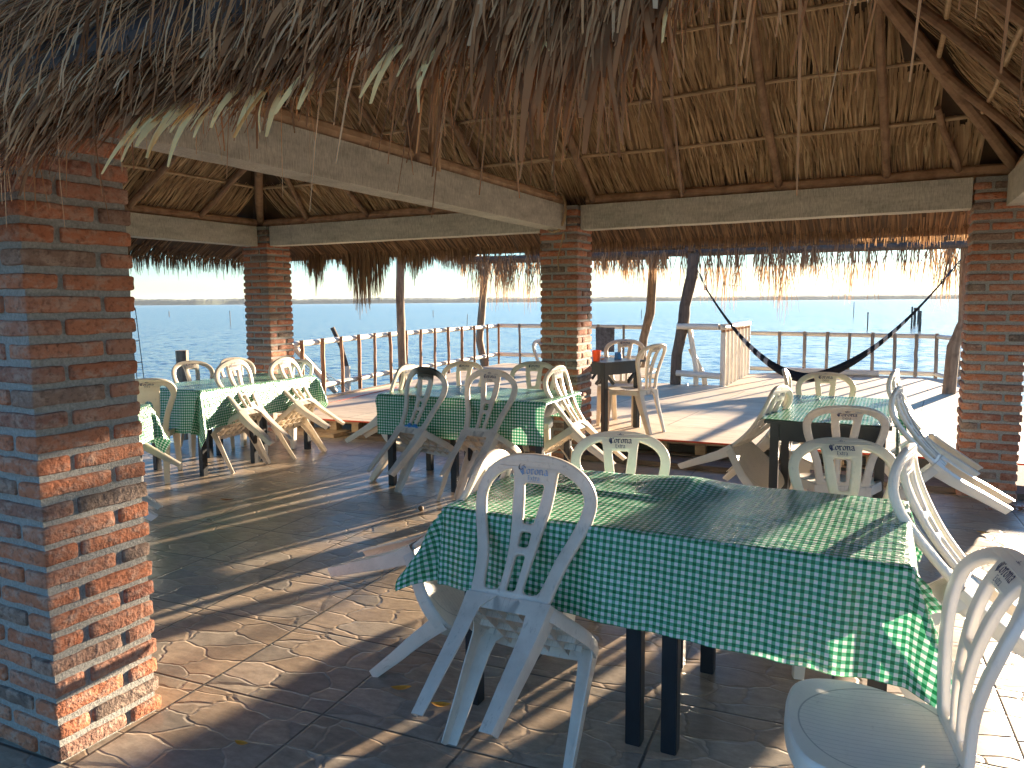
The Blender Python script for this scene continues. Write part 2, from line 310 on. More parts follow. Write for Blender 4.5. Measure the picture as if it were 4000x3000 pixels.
# ------------------------------------------------------------------ mesh helpers
class MB:
    def __init__(s): s.v = []; s.f = []; s.r = []; s.t = None; s.uv = None
    def add(s, vs, fs, rnd=0.0):
        o = len(s.v); s.v += [tuple(p) for p in vs]; s.f += [tuple(i + o for i in f) for f in fs]; s.r += [rnd] * len(fs); return o
    def box(s, c, d, rot=None, rnd=0.0):
        x, y, z = (q / 2 for q in d)
        vs = [Vector((a * x, b * y, e * z)) for a in (-1, 1) for b in (-1, 1) for e in (-1, 1)]
        if rot is not None: vs = [rot @ q for q in vs]
        c = Vector(c)
        s.add([q + c for q in vs], [(0, 1, 3, 2), (4, 6, 7, 5), (0, 4, 5, 1), (2, 3, 7, 6), (0, 2, 6, 4), (1, 5, 7, 3)], rnd)
    def bbox(s, a, b, rnd=0.0):
        s.box([(p + q) / 2 for p, q in zip(a, b)], [abs(q - p) for p, q in zip(a, b)], None, rnd)
    def tube(s, pts, rad, n=8, caps=True, rnd=0.0, flat=1.0):
        pts = [Vector(p) for p in pts]; m = len(pts)
        if not isinstance(rad, (list, tuple)): rad = [rad] * m
        o = len(s.v); up = None
        for i, p in enumerate(pts):
            d = (pts[min(i + 1, m - 1)] - pts[max(i - 1, 0)]).normalized()
            if up is None: up = Vector((0, 0, 1)) if abs(d.z) < .8 else Vector((1, 0, 0))
            a = d.cross(up).normalized(); b = a.cross(d).normalized(); up = b
            for k in range(n):
                t = 2 * PI * k / n; s.v.append(tuple(p + a * math.cos(t) * rad[i] + b * math.sin(t) * rad[i] * flat))
        for i in range(m - 1):
            for k in range(n):
                k2 = (k + 1) % n; s.f.append((o + i * n + k, o + i * n + k2, o + (i + 1) * n + k2, o + (i + 1) * n + k)); s.r.append(rnd)
        if caps:
            s.f.append(tuple(o + k for k in reversed(range(n)))); s.r.append(rnd)
            s.f.append(tuple(o + (m - 1) * n + k for k in range(n))); s.r.append(rnd)
    def ribbon(s, pts, side, w, rnd):
        m = len(pts); o = len(s.v); side = Vector(side)
        for i, p in enumerate(pts):
            p = Vector(p); ww = w * (1 if i == 0 else (1.0 - .75 * (i / (m - 1)) ** 2)) / 2
            s.v.append(tuple(p - side * ww)); s.v.append(tuple(p + side * ww))
        for i in range(m - 1):
            s.f.append((o + 2 * i, o + 2 * i + 1, o + 2 * i + 3, o + 2 * i + 2)); s.r.append(rnd)
    def mesh(s, name, mat=None, smooth=False, angle=35):
        me = bpy.data.meshes.new(name); me.from_pydata(s.v, [], s.f); me.update()
        if any(s.r):
            a = me.attributes.new('rnd', 'FLOAT', 'FACE'); a.data.foreach_set('value', s.r)
        if s.t is not None:
            a = me.attributes.new('tt', 'FLOAT', 'POINT'); a.data.foreach_set('value', s.t)
        if mat: me.materials.append(mat)
        if smooth: smooth_mesh(me, angle)
        return me
def smooth_mesh(me, angle=35):
    me.polygons.foreach_set('use_smooth', [True] * len(me.polygons))
    bm = bmesh.new(); bm.from_mesh(me)
    for e in bm.edges:
        e.smooth = not (len(e.link_faces) == 2 and e.calc_face_angle(0) > R(angle))
    bm.to_mesh(me); bm.free()
def tag(o, label=None, cat=None, group=None, kind=None):
    if label: o['label'] = label
    if cat: o['category'] = cat
    if group: o['group'] = group
    if kind: o['kind'] = kind
    return o
def obj(name, me, parent=None):
    o = bpy.data.objects.new(name, me); COL.objects.link(o)
    if parent: o.parent = parent
    return o
def empty(name, loc=(0, 0, 0), rz=0):
    o = bpy.data.objects.new(name, None); o.empty_display_size = .1; COL.objects.link(o); o.location = loc; o.rotation_euler = (0, 0, rz); return o
def lerp(a, b, t): return a + (b - a) * t
def nz(x, y=0., z=0.): return noise.noise(Vector((x, y, z)))

# ------------------------------------------------------------------ camera
cam_d = bpy.data.cameras.new('camera'); cam = bpy.data.objects.new('camera', cam_d); COL.objects.link(cam); sc.camera = cam
F = 2960.; roll = R(.45); pitch = math.atan(321 / F); yaw = R(26.7)
fw = Vector((-math.sin(yaw) * math.cos(pitch), math.cos(yaw) * math.cos(pitch), -math.sin(pitch)))
rt = Vector((math.cos(yaw), math.sin(yaw), 0)); up = rt.cross(fw)
r2 = rt * math.cos(roll) - up * math.sin(roll); u2 = rt * math.sin(roll) + up * math.cos(roll)
mw = Matrix((r2, u2, -fw)).transposed().to_4x4(); mw.translation = (0, 0, H); cam.matrix_world = mw
cam_d.sensor_width = 36; cam_d.lens = 36 * F / 4000; cam_d.clip_start = .05; cam_d.clip_end = 20000

# ------------------------------------------------------------------ light
AZ, EL = R(16), R(7.0)
sd = Vector((math.sin(AZ) * math.cos(EL), math.cos(AZ) * math.cos(EL), math.sin(EL)))
w = bpy.data.worlds.new('World'); sc.world = w; w.use_nodes = True; nt = w.node_tree
sky = nt.nodes.new('ShaderNodeTexSky'); sky.sky_type = 'NISHITA'; sky.sun_disc = False
sky.sun_elevation = EL; sky.sun_rotation = AZ; sky.air_density = 1.0; sky.dust_density = 0.1; sky.ozone_density = 4.6
bg = nt.nodes['Background']; bg.inputs[1].default_value = .063; L(nt, sky.outputs[0], bg.inputs[0])
sl = bpy.data.lights.new('sun', 'SUN'); sl.energy = 4.8; sl.angle = R(.8); sl.color = (1, .80, .58)
so = bpy.data.objects.new('sun', sl); COL.objects.link(so); so.rotation_euler = sd.to_track_quat('Z', 'Y').to_euler()
sc.view_settings.view_transform = 'Standard'; sc.view_settings.look = 'None'; sc.view_settings.exposure = 2.8; sc.view_settings.gamma = 1
sc.cycles.use_denoising = True; sc.cycles.max_bounces = 12; sc.cycles.diffuse_bounces = 8; sc.cycles.glossy_bounces = 4
sc.cycles.transparent_max_bounces = 8; sc.cycles.sample_clamp_indirect = 30; sc.cycles.caustics_refractive = False

# ------------------------------------------------------------------ setting
def prism(b, pts, z0, z1, rnd=0):
    n = len(pts); b.add([(x, y, z0) for x, y in pts] + [(x, y, z1) for x, y in pts], [tuple(reversed(range(n))), tuple(range(n, 2 * n))] + [(i, (i + 1) % n, n + (i + 1) % n, n + i) for i in range(n)], rnd)
FZ = 0.0; WZ = -.75; DZ = .20
b = MB(); b.add([(-6000, -6000, WZ), (6000, -6000, WZ), (6000, 6000, WZ), (-6000, 6000, WZ)], [(0, 1, 2, 3)])
tag(obj('water', b.mesh('water', M['water'])), kind='structure')
# tiled floor slab
b = MB(); b.bbox((-7.45, -6, -.9), (8.5, 7.42, 0)); tag(obj('floor', b.mesh('floor', M['tile'])), kind='structure')
b = MB(); prism(b, [(-7.4, -6.05), (8.55, -6.05), (8.55, 7.3), (30, 6.5), (60, -5), (60, -80), (-60, -80), (-60, -20), (-20, -9)], -1.4, -.08)
tag(obj('ground', b.mesh('ground', simple('sandy_ground', (.50, .42, .31), .95, .3, 6, .25))), kind='structure')  # stretched far behind the camera, unseen, so its pale surface bounces light indoors
# far shore
def shore():
    b = MB(); n = 1400; a0, a1 = R(-80), R(75); rows = 5
    for i in range(n + 1):
        a = lerp(a0, a1, i / n); d = 3000 + 160 * nz(i * .02, 3)
        h = 21 + 9 * nz(i * .012, 1) + 5 * nz(i * .06, 8) + 2.2 * nz(i * .35, 4) + (5 * max(0, nz(i * .8, 21) - .25) if nz(i * .05, 77) > 0 else 0)
        deg = math.degrees(a)
        h *= 1.0 + .18 * math.exp(-((deg + 45) / 18) ** 2)
        for k in range(rows):
            f = k / (rows - 1); dd = d + 420 * f ** 2
            hh = (0, .62, .86, .97, .9)[k] * h + (1.2 * nz(i * .9, k * 5) if 0 < k else 0)
            b.v.append((math.sin(a) * dd, math.cos(a) * dd, WZ - .5 + hh + (0 if k else 0)))
    for i in range(n):
        for k in range(rows - 1):
            o = i * rows + k; b.f.append((o, o + rows, o + rows + 1, o + 1)); b.r.append(0)
    tag(obj('hills', b.mesh('hills', M['hill'])), kind='structure')
shore()
# deck : front part, left rear part, right rear part
def rot2(x, y, a, cx=0, cy=0):
    c, s = math.cos(a), math.sin(a); x -= cx; y -= cy; return cx + x * c - y * s, cy + x * s + y * c
deck_pts = [(-7.05, 7.06), (-2.16, 7.47), (1.35, 7.62), (1.30, 12.75), (1.22, 14.35), (.62, 15.30), (-1.72, 15.62), (-2.42, 14.85), (-2.40, 12.62), (-3.95, 12.62), (-4.35, 15.45), (-7.98, 15.45), (-7.62, 8.6)]
b = MB(); prism(b, deck_pts, DZ - .018, DZ); tag(obj('deck', b.mesh('deck', M['ply'])), kind='structure')
# a loose top sheet with red painted edge, along the left
b = MB(); s = [(-7.02, 8.02), (-5.9, 8.1), (-6.0, 10.2), (-7.26, 10.1)]
def strip(b, p, q, w, z0, z1):
    d = Vector((q[0] - p[0], q[1] - p[1])).normalized(); nn = Vector((-d.y, d.x)) * w
    prism(b, [p, q, (q[0] + nn.x, q[1] + nn.y), (p[0] + nn.x, p[1] + nn.y)], z0, z1)
strip(b, (-6.98, 7.9), (-7.30, 10.3), .035, DZ + .003, DZ + .007)
o = obj('painted_line', b.mesh('painted_line', M['redpaint'])); tag(o, 'thin red painted line running along the left side of the plywood deck', 'painted line')
b = MB(); strip(b, (-7.05, 7.055), (-2.16, 7.465), -.006, DZ - .016, DZ + .001); strip(b, (-2.16, 7.465), (1.35, 7.615), -.006, DZ - .016, DZ + .001)
tag(obj('edge_paint', b.mesh('edge_paint', M['redpaint'])), 'red paint along the front edge of the plywood deck', 'edge paint')
# planks on the deck, left
b = MB(); strip(b, (-7.46, 8.65), (-7.62, 11.2), .13, DZ + .002, DZ + .02)
tag(obj('plank', b.mesh('plank', M['pallet'])), 'pale plank lying flat along the left edge of the deck', 'plank')
# pallets under the front edge
def pallet(x0, y0, length, lab):
    t = empty('pallet', (x0, y0, 0), R(3.2)); tag(t, lab, 'pallet', 'pallets under the deck front')
    for i in range(7):
        b = MB(); b.bbox((0, .02 + i * .15, .150), (length, .12 + i * .15, .170)); obj('top_board', b.mesh('top_board', M['pallet']), t)
    for i in range(2):
        b = MB(); b.bbox((0, .02 + i * .55, .03), (length, .12 + i * .55, .046)); obj('bottom_board', b.mesh('bottom_board', M['oldwood']), t)
    for x in (0.02, length * .33, length * .66, length - .12):
        for y in (.03, .58): 
            b = MB(); b.bbox((x, y, .047), (x + .10, y + .12, .149)); obj('block', b.mesh('block', M['pallet']), t)
pallet(-7.0, 7.14, 1.3, 'weathered pallet under the deck front, below the left dining table')
pallet(-5.6, 7.24, 1.3, 'weathered pallet under the deck front, behind the middle table')
pallet(-4.2, 7.34, 1.05, 'weathered pallet under the deck front, just left of the middle brick pillar')
pallet(-2.5, 7.50, 1.15, 'weathered pallet under the deck front, just right of the middle brick pillar')
pallet(-1.25, 7.56, 1.2, 'weathered pallet under the deck front, behind the right table')
b = MB(); prism(b, [(-7.2, 7.43), (8, 7.6), (8, 15), (1.2, 14.2), (-1.7, 15.4), (-2.3, 12.7), (-4.0, 12.6), (-4.4, 15.3), (-7.8, 15.3), (-7.6, 8.6)], -1.2, -.12)
tag(obj('seawall', b.mesh('seawall', M['mortar'])), kind='structure')
b = MB(); b.bbox((-6.9, 7.00, .001), (-5.9, 7.30, .052)); o = obj('step_board', b.mesh('step_board', M['pallet'])); tag(o, 'thick wooden board lying on the tiles in front of the deck by the left table', 'board')
b = MB(); b.bbox((-5.7, 7.08, .0015), (8.4, 7.40, .05)); o = obj('kerb', b.mesh('kerb', M['oldwood'])); tag(o, kind='structure')

# ------------------------------------------------------------------ palapa
pal = empty('palapa', (-2.9, 4.5, 0)); tag(pal, 'open thatched palapa with brick pillars and concrete beams on a tiled floor', 'palapa')
pal_off = Vector((2.9, -4.5, 0))
def P(name, mb, mat, smooth=False, parent=None, off=True, label=None):
    if off: mb.v = [tuple(Vector(v) + pal_off) for v in mb.v]
    o = obj(name, mb.mesh(name, mat, smooth), parent or pal)
    if label: o['label'] = label
    return o
def pillar(x0, y0, w, h, res, seed, rad=.0):
    rnd = random.Random(seed); ch = .0785; n = int(h / ch)
    t = bpy.data.objects.new('brick_pillar', None); COL.objects.link(t); t.parent = pal; t.empty_display_size = .1
    mm = MB(); g = .013
    # mortar core with rough surface
    segs = int(h / .045)
    def ring(z, k):
        pts = []
        m = 6
        for side in range(4):
            for i in range(m):
                f = i / m
                a = [(g, g), (w - g, g), (w - g, w - g), (g, w - g)]
                p = a[side]; q = a[(side + 1) % 4]
                x, y = lerp(p[0], q[0], f), lerp(p[1], q[1], f)
                dn = .005 * nz(x * 14 + seed, y * 14, z * 14)
                dx, dy = x - w / 2, y - w / 2; l = math.hypot(dx, dy)
                pts.append((x0 + x + dx / l * dn, y0 + y + dy / l * dn, z))
        return pts
    m = 24
    for k in range(segs + 1): mm.v += ring(h * k / segs, k)
    for k in range(segs):
        for i in range(m): mm.f.append((k * m + i, k * m + (i + 1) % m, (k + 1) * m + (i + 1) % m, (k + 1) * m + i)); mm.r.append(0)
    mm.f.append(tuple(range(segs * m, segs * m + m))); mm.r.append(0)
    P('mortar', mm, M['mortar'], True, t)
    bm = MB(); L1 = w * .655; J = .022; sw = w - L1 - J
    for k in range(n + 1):
        z0 = k * ch + .004; z1 = min(z0 + ch - .023, h - .002)
        if z1 - z0 < .02: continue
        fl = k % 2
        # pinwheel of four bricks
        rects = [(0, 0, L1, sw), (w - sw, 0, w, L1), (w - L1, w - sw, w, w), (0, w - L1, sw, w)]
        if fl: rects = [(0, 0, sw, L1), (w - L1, 0, w, sw), (w - sw, w - L1, w, w), (0, w - sw, L1, w)]
        for (a, c, d, e) in rects:
            j = [rnd.uniform(-.004, .004) for _ in range(6)]
            A = (x0 + a + j[0], y0 + c + j[1], z0 + abs(j[2])); B = (x0 + d + j[3], y0 + e + j[4], z1 + j[5] * .6)
            brick(bm, A, B, rnd.random(), res, seed + k)
    P('bricks', bm, M['brick'], True, t)
    return t
def brick(bm, A, B, rn, res, sd_):
    # subdivided rounded box, surface pushed about by noise
    sx, sy, sz = (B[i] - A[i] for i in range(3))
    nx, ny, nz_ = (max(2, int(round(q / res))) for q in (sx, sy, sz)); rr = .009
    idx = {}; vs = []; fs = []
    def vert(i, j, k):
        key = (i, j, k)
        if key in idx: return idx[key]
        def edge(q, n, s):   # concentrate rows at the rim
            if q == 0: return 0
            if q == n: return s
            return lerp(rr * .9, s - rr * .9, (q - 1) / (n - 2)) if n > 2 else s / 2
        p = Vector((edge(i, nx, sx), edge(j, ny, sy), edge(k, nz_, sz)))
        c = Vector((min(max(p.x, rr), sx - rr), min(max(p.y, rr), sy - rr), min(max(p.z, rr), sz - rr)))
        d = p - c
        if d.length > 1e-6: p = c + d.normalized() * rr * (1 if d.length > rr * .99 else d.length / rr)
        w_ = p + Vector(A)
        cc = Vector((A[0] + sx / 2, A[1] + sy / 2, A[2] + sz / 2)); out = (w_ - cc)
        out = Vector((out.x / sx, out.y / sy, out.z / sz)).normalized()
        w_ = w_ + out * (.0045 * nz(w_.x * 28, w_.y * 28, w_.z * 34 + sd_) + .004 * nz(w_.x * 9, w_.y * 9 + sd_, w_.z * 9))
        idx[key] = len(vs); vs.append(w_); return idx[key]
    nx += 2; ny += 2; nz_ += 2
    for i in range(nx):
        for j in range(ny):
            fs.append((vert(i, j, 0), vert(i, j + 1, 0), vert(i + 1, j + 1, 0), vert(i + 1, j, 0)))
            fs.append((vert(i, j, nz_), vert(i + 1, j, nz_), vert(i + 1, j + 1, nz_), vert(i, j + 1, nz_)))
    for i in range(nx):
        for k in range(nz_):
            fs.append((vert(i, 0, k), vert(i + 1, 0, k), vert(i + 1, 0, k + 1), vert(i, 0, k + 1)))
            fs.append((vert(i, ny, k), vert(i, ny, k + 1), vert(i + 1, ny, k + 1), vert(i + 1, ny, k)))
    for j in range(ny):
        for k in range(nz_):
            fs.append((vert(0, j, k), vert(0, j, k + 1), vert(0, j + 1, k + 1), vert(0, j + 1, k)))
            fs.append((vert(nx, j, k), vert(nx, j + 1, k), vert(nx, j + 1, k + 1), vert(nx, j, k + 1)))
    bm.add(vs, fs, max(.001, rn))
BT = 2.30; BH = .235
pillar(-2.95, 1.51, .41, BT, .035, 11)          # near left
pillar(-3.20, 7.01, .405, BT + BH, .06, 23)      # middle
pillar(-7.25, 7.00, .41, BT + BH, .06, 37)       # left rear
pillar(.515, 7.00, .41, BT + BH, .06, 41)        # right rear
pillar(-7.25, 1.51, .41, BT, .08, 53)            # far left, out of sight behind the near one
# beams
def beam(p, q, w, z0=BT, z1=BT + BH, name='concrete_beam'):
    b = MB(); p = Vector(p); q = Vector(q); d = (q - p).normalized(); s = Vector((-d.y, d.x)) * (w / 2); n = max(2, int((q - p).length / .12))
    prof = [(-1, 0, .006), (-1, .004, 0), (-1, 1, 0), (1, 1, 0), (1, .004, 0), (1, 0, .006)]
    for i in range(n + 1):
        c = p.lerp(q, i / n)
        for (sx, zz, inn) in prof:
            j = .003 * nz(c.x * 6 + sx, c.y * 6, zz * 9)
            lo = .006 * nz(c.x * 5, c.y * 5, 3) if zz == 0 else 0
            b.v.append((c.x + s.x * sx * (1 - inn * 6) + s.x * j * 8 * sx, c.y + s.y * sx * (1 - inn * 6) + s.y * j * 8 * sx, lerp(z0, z1, zz) + lo))
    m = len(prof)
    for i in range(n):
        for k in range(m): b.f.append((i * m + k, i * m + (k + 1) % m, (i + 1) * m + (k + 1) % m, (i + 1) * m + k)); b.r.append(0)
    b.f.append(tuple(range(m))); b.f.append(tuple(reversed(range(n * m, n * m + m)))); b.r += [0, 0]
    return P(name, b, M['concrete'])
def log(p, q, r, mat, name, wob=.012, seed=0, n=10, parent=None, step=.25, taper=0., off=True, label=None):
    b = MB(); p = Vector(p); q = Vector(q); m = max(3, int((q - p).length / step)); pts = []; rad = []
    for i in range(m + 1):
        t = i / m; c = p.lerp(q, t)
        k = 0 if i in (0, m) else 1
        c += Vector((nz(seed * 3.1 + t * 3, 1), nz(seed * 2.7 + t * 3, 5), nz(seed * 1.3 + t * 3, 9))) * wob * 2 * k
        pts.append(c); rad.append(r * (1 - taper * t) * (1 + .12 * nz(seed + t * 9, 2)))
    b.tube(pts, rad, n)
    return P(name, b, mat, True, parent, off, label)
ZL = BT + BH
beam((-2.97, 1.93), (-3.01, 7.0), .19)                       # across, over the near table side
beam((-2.785, 7.16), (.51, 7.10), .19)                       # rear right
beam((-6.83, 7.14), (-3.21, 7.12), .19)                      # rear left
beam((-7.07, 1.93), (-7.07, 6.99), .19)                      # left side
beam((-2.5, 1.742), (2.4, 1.742), .19, BT, BT + .23)    # near
beam((.83, 1.96), (.83, 6.99), .19)
log((-2.965, 1.9, ZL + .052), (-3.0, 7.05, ZL + .05), .056, M['log'], 'wall_plate', .008, 1)
log((-2.75, 7.16, ZL + .05), (.85, 7.12, ZL + .05), .052, M['log'], 'wall_plate', .008, 2)
log((-7.0, 7.15, ZL + .05), (-3.15, 7.13, ZL + .05), .052, M['log'], 'wall_plate', .008, 3)
log((-7.07, 1.8, ZL + .05), (-7.07, 7.05, ZL + .05), .05, M['log'], 'wall_plate', .008, 4)
log((-7.1, 1.78, BT + .265), (2.4, 1.86, BT + .265), .05, M['log'], 'wall_plate', .008, 5)
log((.83, 1.85, ZL + .05), (.83, 7.0, ZL + .05), .055, M['log'], 'wall_plate', .008, 6)
# roof planes
ms = .60; Z0 = 2.66; YF = 7.15; YN = 1.78; XL = -7.07; XR = .83; YR = (YF + YN) / 2 + .02; ZR = Z0 + ms * (YF - YR)
TL = YF - YR                                    # left hip run equals the main one
hip_r = .62                                     # right end is steeper: run per unit of main run
XRL = XL + TL; XRR = XR - TL * hip_r
EO = .95                                        # eave overhang in plan
def far_pt(x, v): return Vector((x, YF - v, Z0 + ms * v))        # v: plan distance up from the wall plate
def left_pt(y, v): return Vector((XL + v, y, Z0 + ms * v))
def right_pt(y, v): return Vector((XR - v * hip_r, y, Z0 + ms * v))
def near_pt(x, v): return Vector((x, YN + v, Z0 + ms * v))
nF = Vector((0, -ms, -1)).normalized(); nL = Vector((ms, 0, -1)).normalized(); nR = Vector((-ms / hip_r, 0, -1)).normalized(); nN = Vector((0, ms, -1)).normalized()
# thatch body (closed slabs, 14 cm thick)
def slab(b, quad, n, th=.14):
    lo = [q - n * .045 for q in quad]; hi = [q - n * (.045 + th) for q in quad]; k = len(quad)
    b.add(lo + hi, [tuple(range(k)), tuple(reversed(range(k, 2 * k)))] + [(i, (i + 1) % k, k + (i + 1) % k, k + i) for i in range(k)], .5)
b = MB(); e = EO - .08
VN = .30
slab(b, [far_pt(XL - e, -e), far_pt(XR + e * hip_r, -e), far_pt(XRR, TL), far_pt(XRL, TL)], nF)
slab(b, [left_pt(YN - VN, -VN), left_pt(YF + e, -e), left_pt(YR, TL)], nL)
slab(b, [right_pt(YF + e, -e), right_pt(YN - VN, -VN), right_pt(YR, TL)], nR)
slab(b, [near_pt(XR + VN * hip_r, -VN), near_pt(XL - VN, -VN), near_pt(XRL, TL + .02), near_pt(XRR, TL + .02)], nN)
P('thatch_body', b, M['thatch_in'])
# underside leaf rows
def under_rows(b, pt, n, along, lo, hi, dens, v0, v1, rs, row=.5):
    rd = random.Random(rs); v = v0
    while v < v1 + .3:
        a0, a1 = lo(v), hi(v); cnt = int((a1 - a0) * dens)
        for i in range(max(0, cnt)):
            a = a0 + (a1 - a0) * (i + rd.random()) / max(1, cnt)
            for layer in (0, 1):
                vt = v + rd.uniform(-.05, .09) - layer * .14; ln = rd.uniform(.50, .72); sk = rd.gauss(0, .045) + .05 * math.sin(a * 3.1 + v * 5)
                pts = []
                for s in range(5):
                    f = s / 4; q = pt(a + sk * f, vt - ln * f)
                    q = q + n * (-.028 + .05 * f - .028 * layer * 0 + .028 * math.sin(PI * f) - .022 * layer + .005 * rd.random())
                    pts.append(q)
                side = (along + n * rd.uniform(-.5, .5)).normalized()
                b.ribbon(pts, side, rd.uniform(.008, .022), rd.uniform(.02, 1) * (.75 + .25 * math.sin(a * 5 + v * 3) ** 2))
        v += row
b = MB(); AX = Vector((1, 0, 0)); AY = Vector((0, 1, 0))
under_rows(b, far_pt, nF, AX, lambda v: XL + v + .02, lambda v: XR - v * hip_r - .02, 105, .40, 2.2, 1)
under_rows(b, left_pt, nL, AY, lambda v: max(YN + v, 2.6), lambda v: YF - v - .02, 80, .40, 1.9, 2)
under_rows(b, right_pt, nR, AY, lambda v: max(YN + v, 4.2), lambda v: YF - v - .02, 75, .40, 2.2, 3)
P('thatch', b, M['thatch'])
# purlins and rafters
for k, v in enumerate((.48, .98, 1.49, 2.0)):
    z = nF * .035
    xs = XL + v + .05; xe = XR - v * hip_r - .05; mid = lerp(xs, xe, .47)
    log(far_pt(xs, v) + z, far_pt(mid + .3, v + .01) + z, .0165, M['bamboo'], 'purlin', .01, 20 + k, 8)
    log(far_pt(mid - .1, v - .02) + z, far_pt(xe, v + .015) + z, .0165, M['bamboo'], 'purlin', .01, 30 + k, 8)
    z = nL * .035; log(left_pt(2.2, v) + z, left_pt(YF - v - .05, v) + z, .0165, M['bamboo'], 'purlin', .01, 40 + k, 8)
    z = nR * .035; log(right_pt(3.0, v) + z, right_pt(YF - v - .05, v) + z, .0165, M['bamboo'], 'purlin', .01, 50 + k, 8)
for k, (x, dx, r) in enumerate(((-6.3, .35, .03), (-5.4, .25, .03), (-4.55, .2, .03), (-3.68, .1, .035), (-2.68, .16, .038), (-1.80, .13, .033), (-.95, -.02, .036), (-.10, -.13, .033), (.42, -.2, .03))):
    z = nF * .075; vt = min(TL, (x - XL) * .96, (XR - x) / hip_r * .96) if k in (0, 8) else TL
    log(far_pt(x, -.02) + z, far_pt(x + dx, vt) + z, r, M['rafter'], 'rafter', .012, 60 + k, 9, taper=.2)
for k, y in enumerate((2.6, 3.5, 4.4, 5.3, 6.2)):
    z = nL * .075; vt = min(TL, YF - y, y - YN + .3); log(left_pt(y, 0) + z, left_pt(y - .05, vt) + z, .032, M['rafter'], 'rafter', .012, 80 + k, 9)
    z = nR * .075
    if y > 3: log(right_pt(y, 0) + z, right_pt(y - .05, vt) + z, .032, M['rafter'], 'rafter', .012, 90 + k, 9)
dn = Vector((0, 0, -.09))
log(far_pt(XL, 0) + dn, far_pt(XRL, TL) + dn, .045, M['rafter'], 'hip_rafter', .01, 100)
log(far_pt(XR, 0) + dn, far_pt(XRR, TL) + dn, .05, M['rafter'], 'hip_rafter', .01, 101)
log(near_pt(XL, 0) + dn, near_pt(XRL, TL) + dn, .045, M['rafter'], 'hip_rafter', .01, 102)
log(near_pt(XR, 0) + dn, near_pt(XRR, TL) + dn, .045, M['rafter'], 'hip_rafter', .01, 103)
b = MB()
for (p_, q_) in ((far_pt(XL - .7, -.7), far_pt(XRL, TL)), (far_pt(XR + .7 * hip_r, -.7), far_pt(XRR, TL)), (near_pt(XL - .3, -.3), near_pt(XRL, TL)), (near_pt(XR + .3 * hip_r, -.3), near_pt(XRR, TL)), (far_pt(XRL, TL), far_pt(XRR, TL))):
    b.tube([p_ + Vector((0, 0, .17)), q_ + Vector((0, 0, .17))], .17, 10, rnd=.5)
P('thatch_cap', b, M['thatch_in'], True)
log((XRL - .1, YR, ZR - .1), (XRR + .1, YR, ZR - .1), .05, M['rafter'], 'ridge_pole', .01, 104)
log((-2.97, 4.42, ZL - .02), (-2.90, 4.5, ZR - .1), .05, M['rafter'], 'king_post', .008, 105)
log((-2.93, 4.64, ZL - .02), (-2.86, 4.62, ZR - .1), .045, M['log'], 'king_post', .008, 106)
# ---- eave fringes
def fringe(b, pt, n, along, a0, a1, dens, v_e, out, rs, lf=None, tipc=0, wmin=.008, wmax=.024, thick=.12, droop=.16):
    rd = random.Random(rs); cnt = int((a1 - a0) * dens)
    for i in range(cnt):
        a = lerp(a0, a1, (i + rd.random()) / cnt)
        th = rd.random(); st = rd.uniform(.15, .5); ln = st + rd.uniform(.0, .10) + (lf(a) if lf else 0) * rd.uniform(.3, 1.05) + droop * rd.random() ** 1.5
        sk = rd.gauss(0, .06); base = pt(a, v_e + st * .85) - n * (.03 + thick * th)
        slope = (pt(a, v_e) - pt(a, v_e + 1)).normalized(); d = slope.copy(); p = base.copy(); pts = [p.copy()]; m = 6; stp = ln / m
        for s in range(m):
            over = max(0, (s + 1) * stp - st) / .10
            d = (slope * max(0, 1 - over) + Vector((0, 0, -1)) * min(1.6, over) + along * sk + out * .05 * rd.uniform(-1, 1)).normalized()
            p = p + d * stp; pts.append(p.copy())
        side = (along + out * rd.uniform(-.9, .9)).normalized()
        b.ribbon(pts, side, rd.uniform(wmin, wmax), max(.02, rd.random() * (.55 + .45 * th)))
b = MB()
def lf_far(x):
    g = lambda c, s, h: h * math.exp(-((x - c) / s) ** 2)
    return -.02 + g(-6.15, .22, .70) + g(-5.85, .12, .30) + g(-6.9, .16, .34) + g(-5.35, .2, .26) + g(-4.6, .2, .12) + .10 * max(0, nz(x * 3.1)) + .10 * max(0, nz(x * 9.1, 4))
fringe(b, far_pt, nF, AX, XL - .8, XR + .5, 700, -.76, AY, 5, lf_far, droop=.10)
P('thatch_fringe', b, M['thatch_far'])
b = MB(); fringe(b, left_pt, nL, AY, 2.5, YF + .8, 520, -.86, AX, 6, lambda y: .02 + .05 * max(0, nz(y * 4)))
P('thatch_fringe', b, M['thatch_far'])
b = MB(); fringe(b, right_pt, nR, AY, 2.0, YF + .8, 200, -.86, AX, 8, lambda y: .02)
P('thatch_fringe', b, M['thatch_far'])
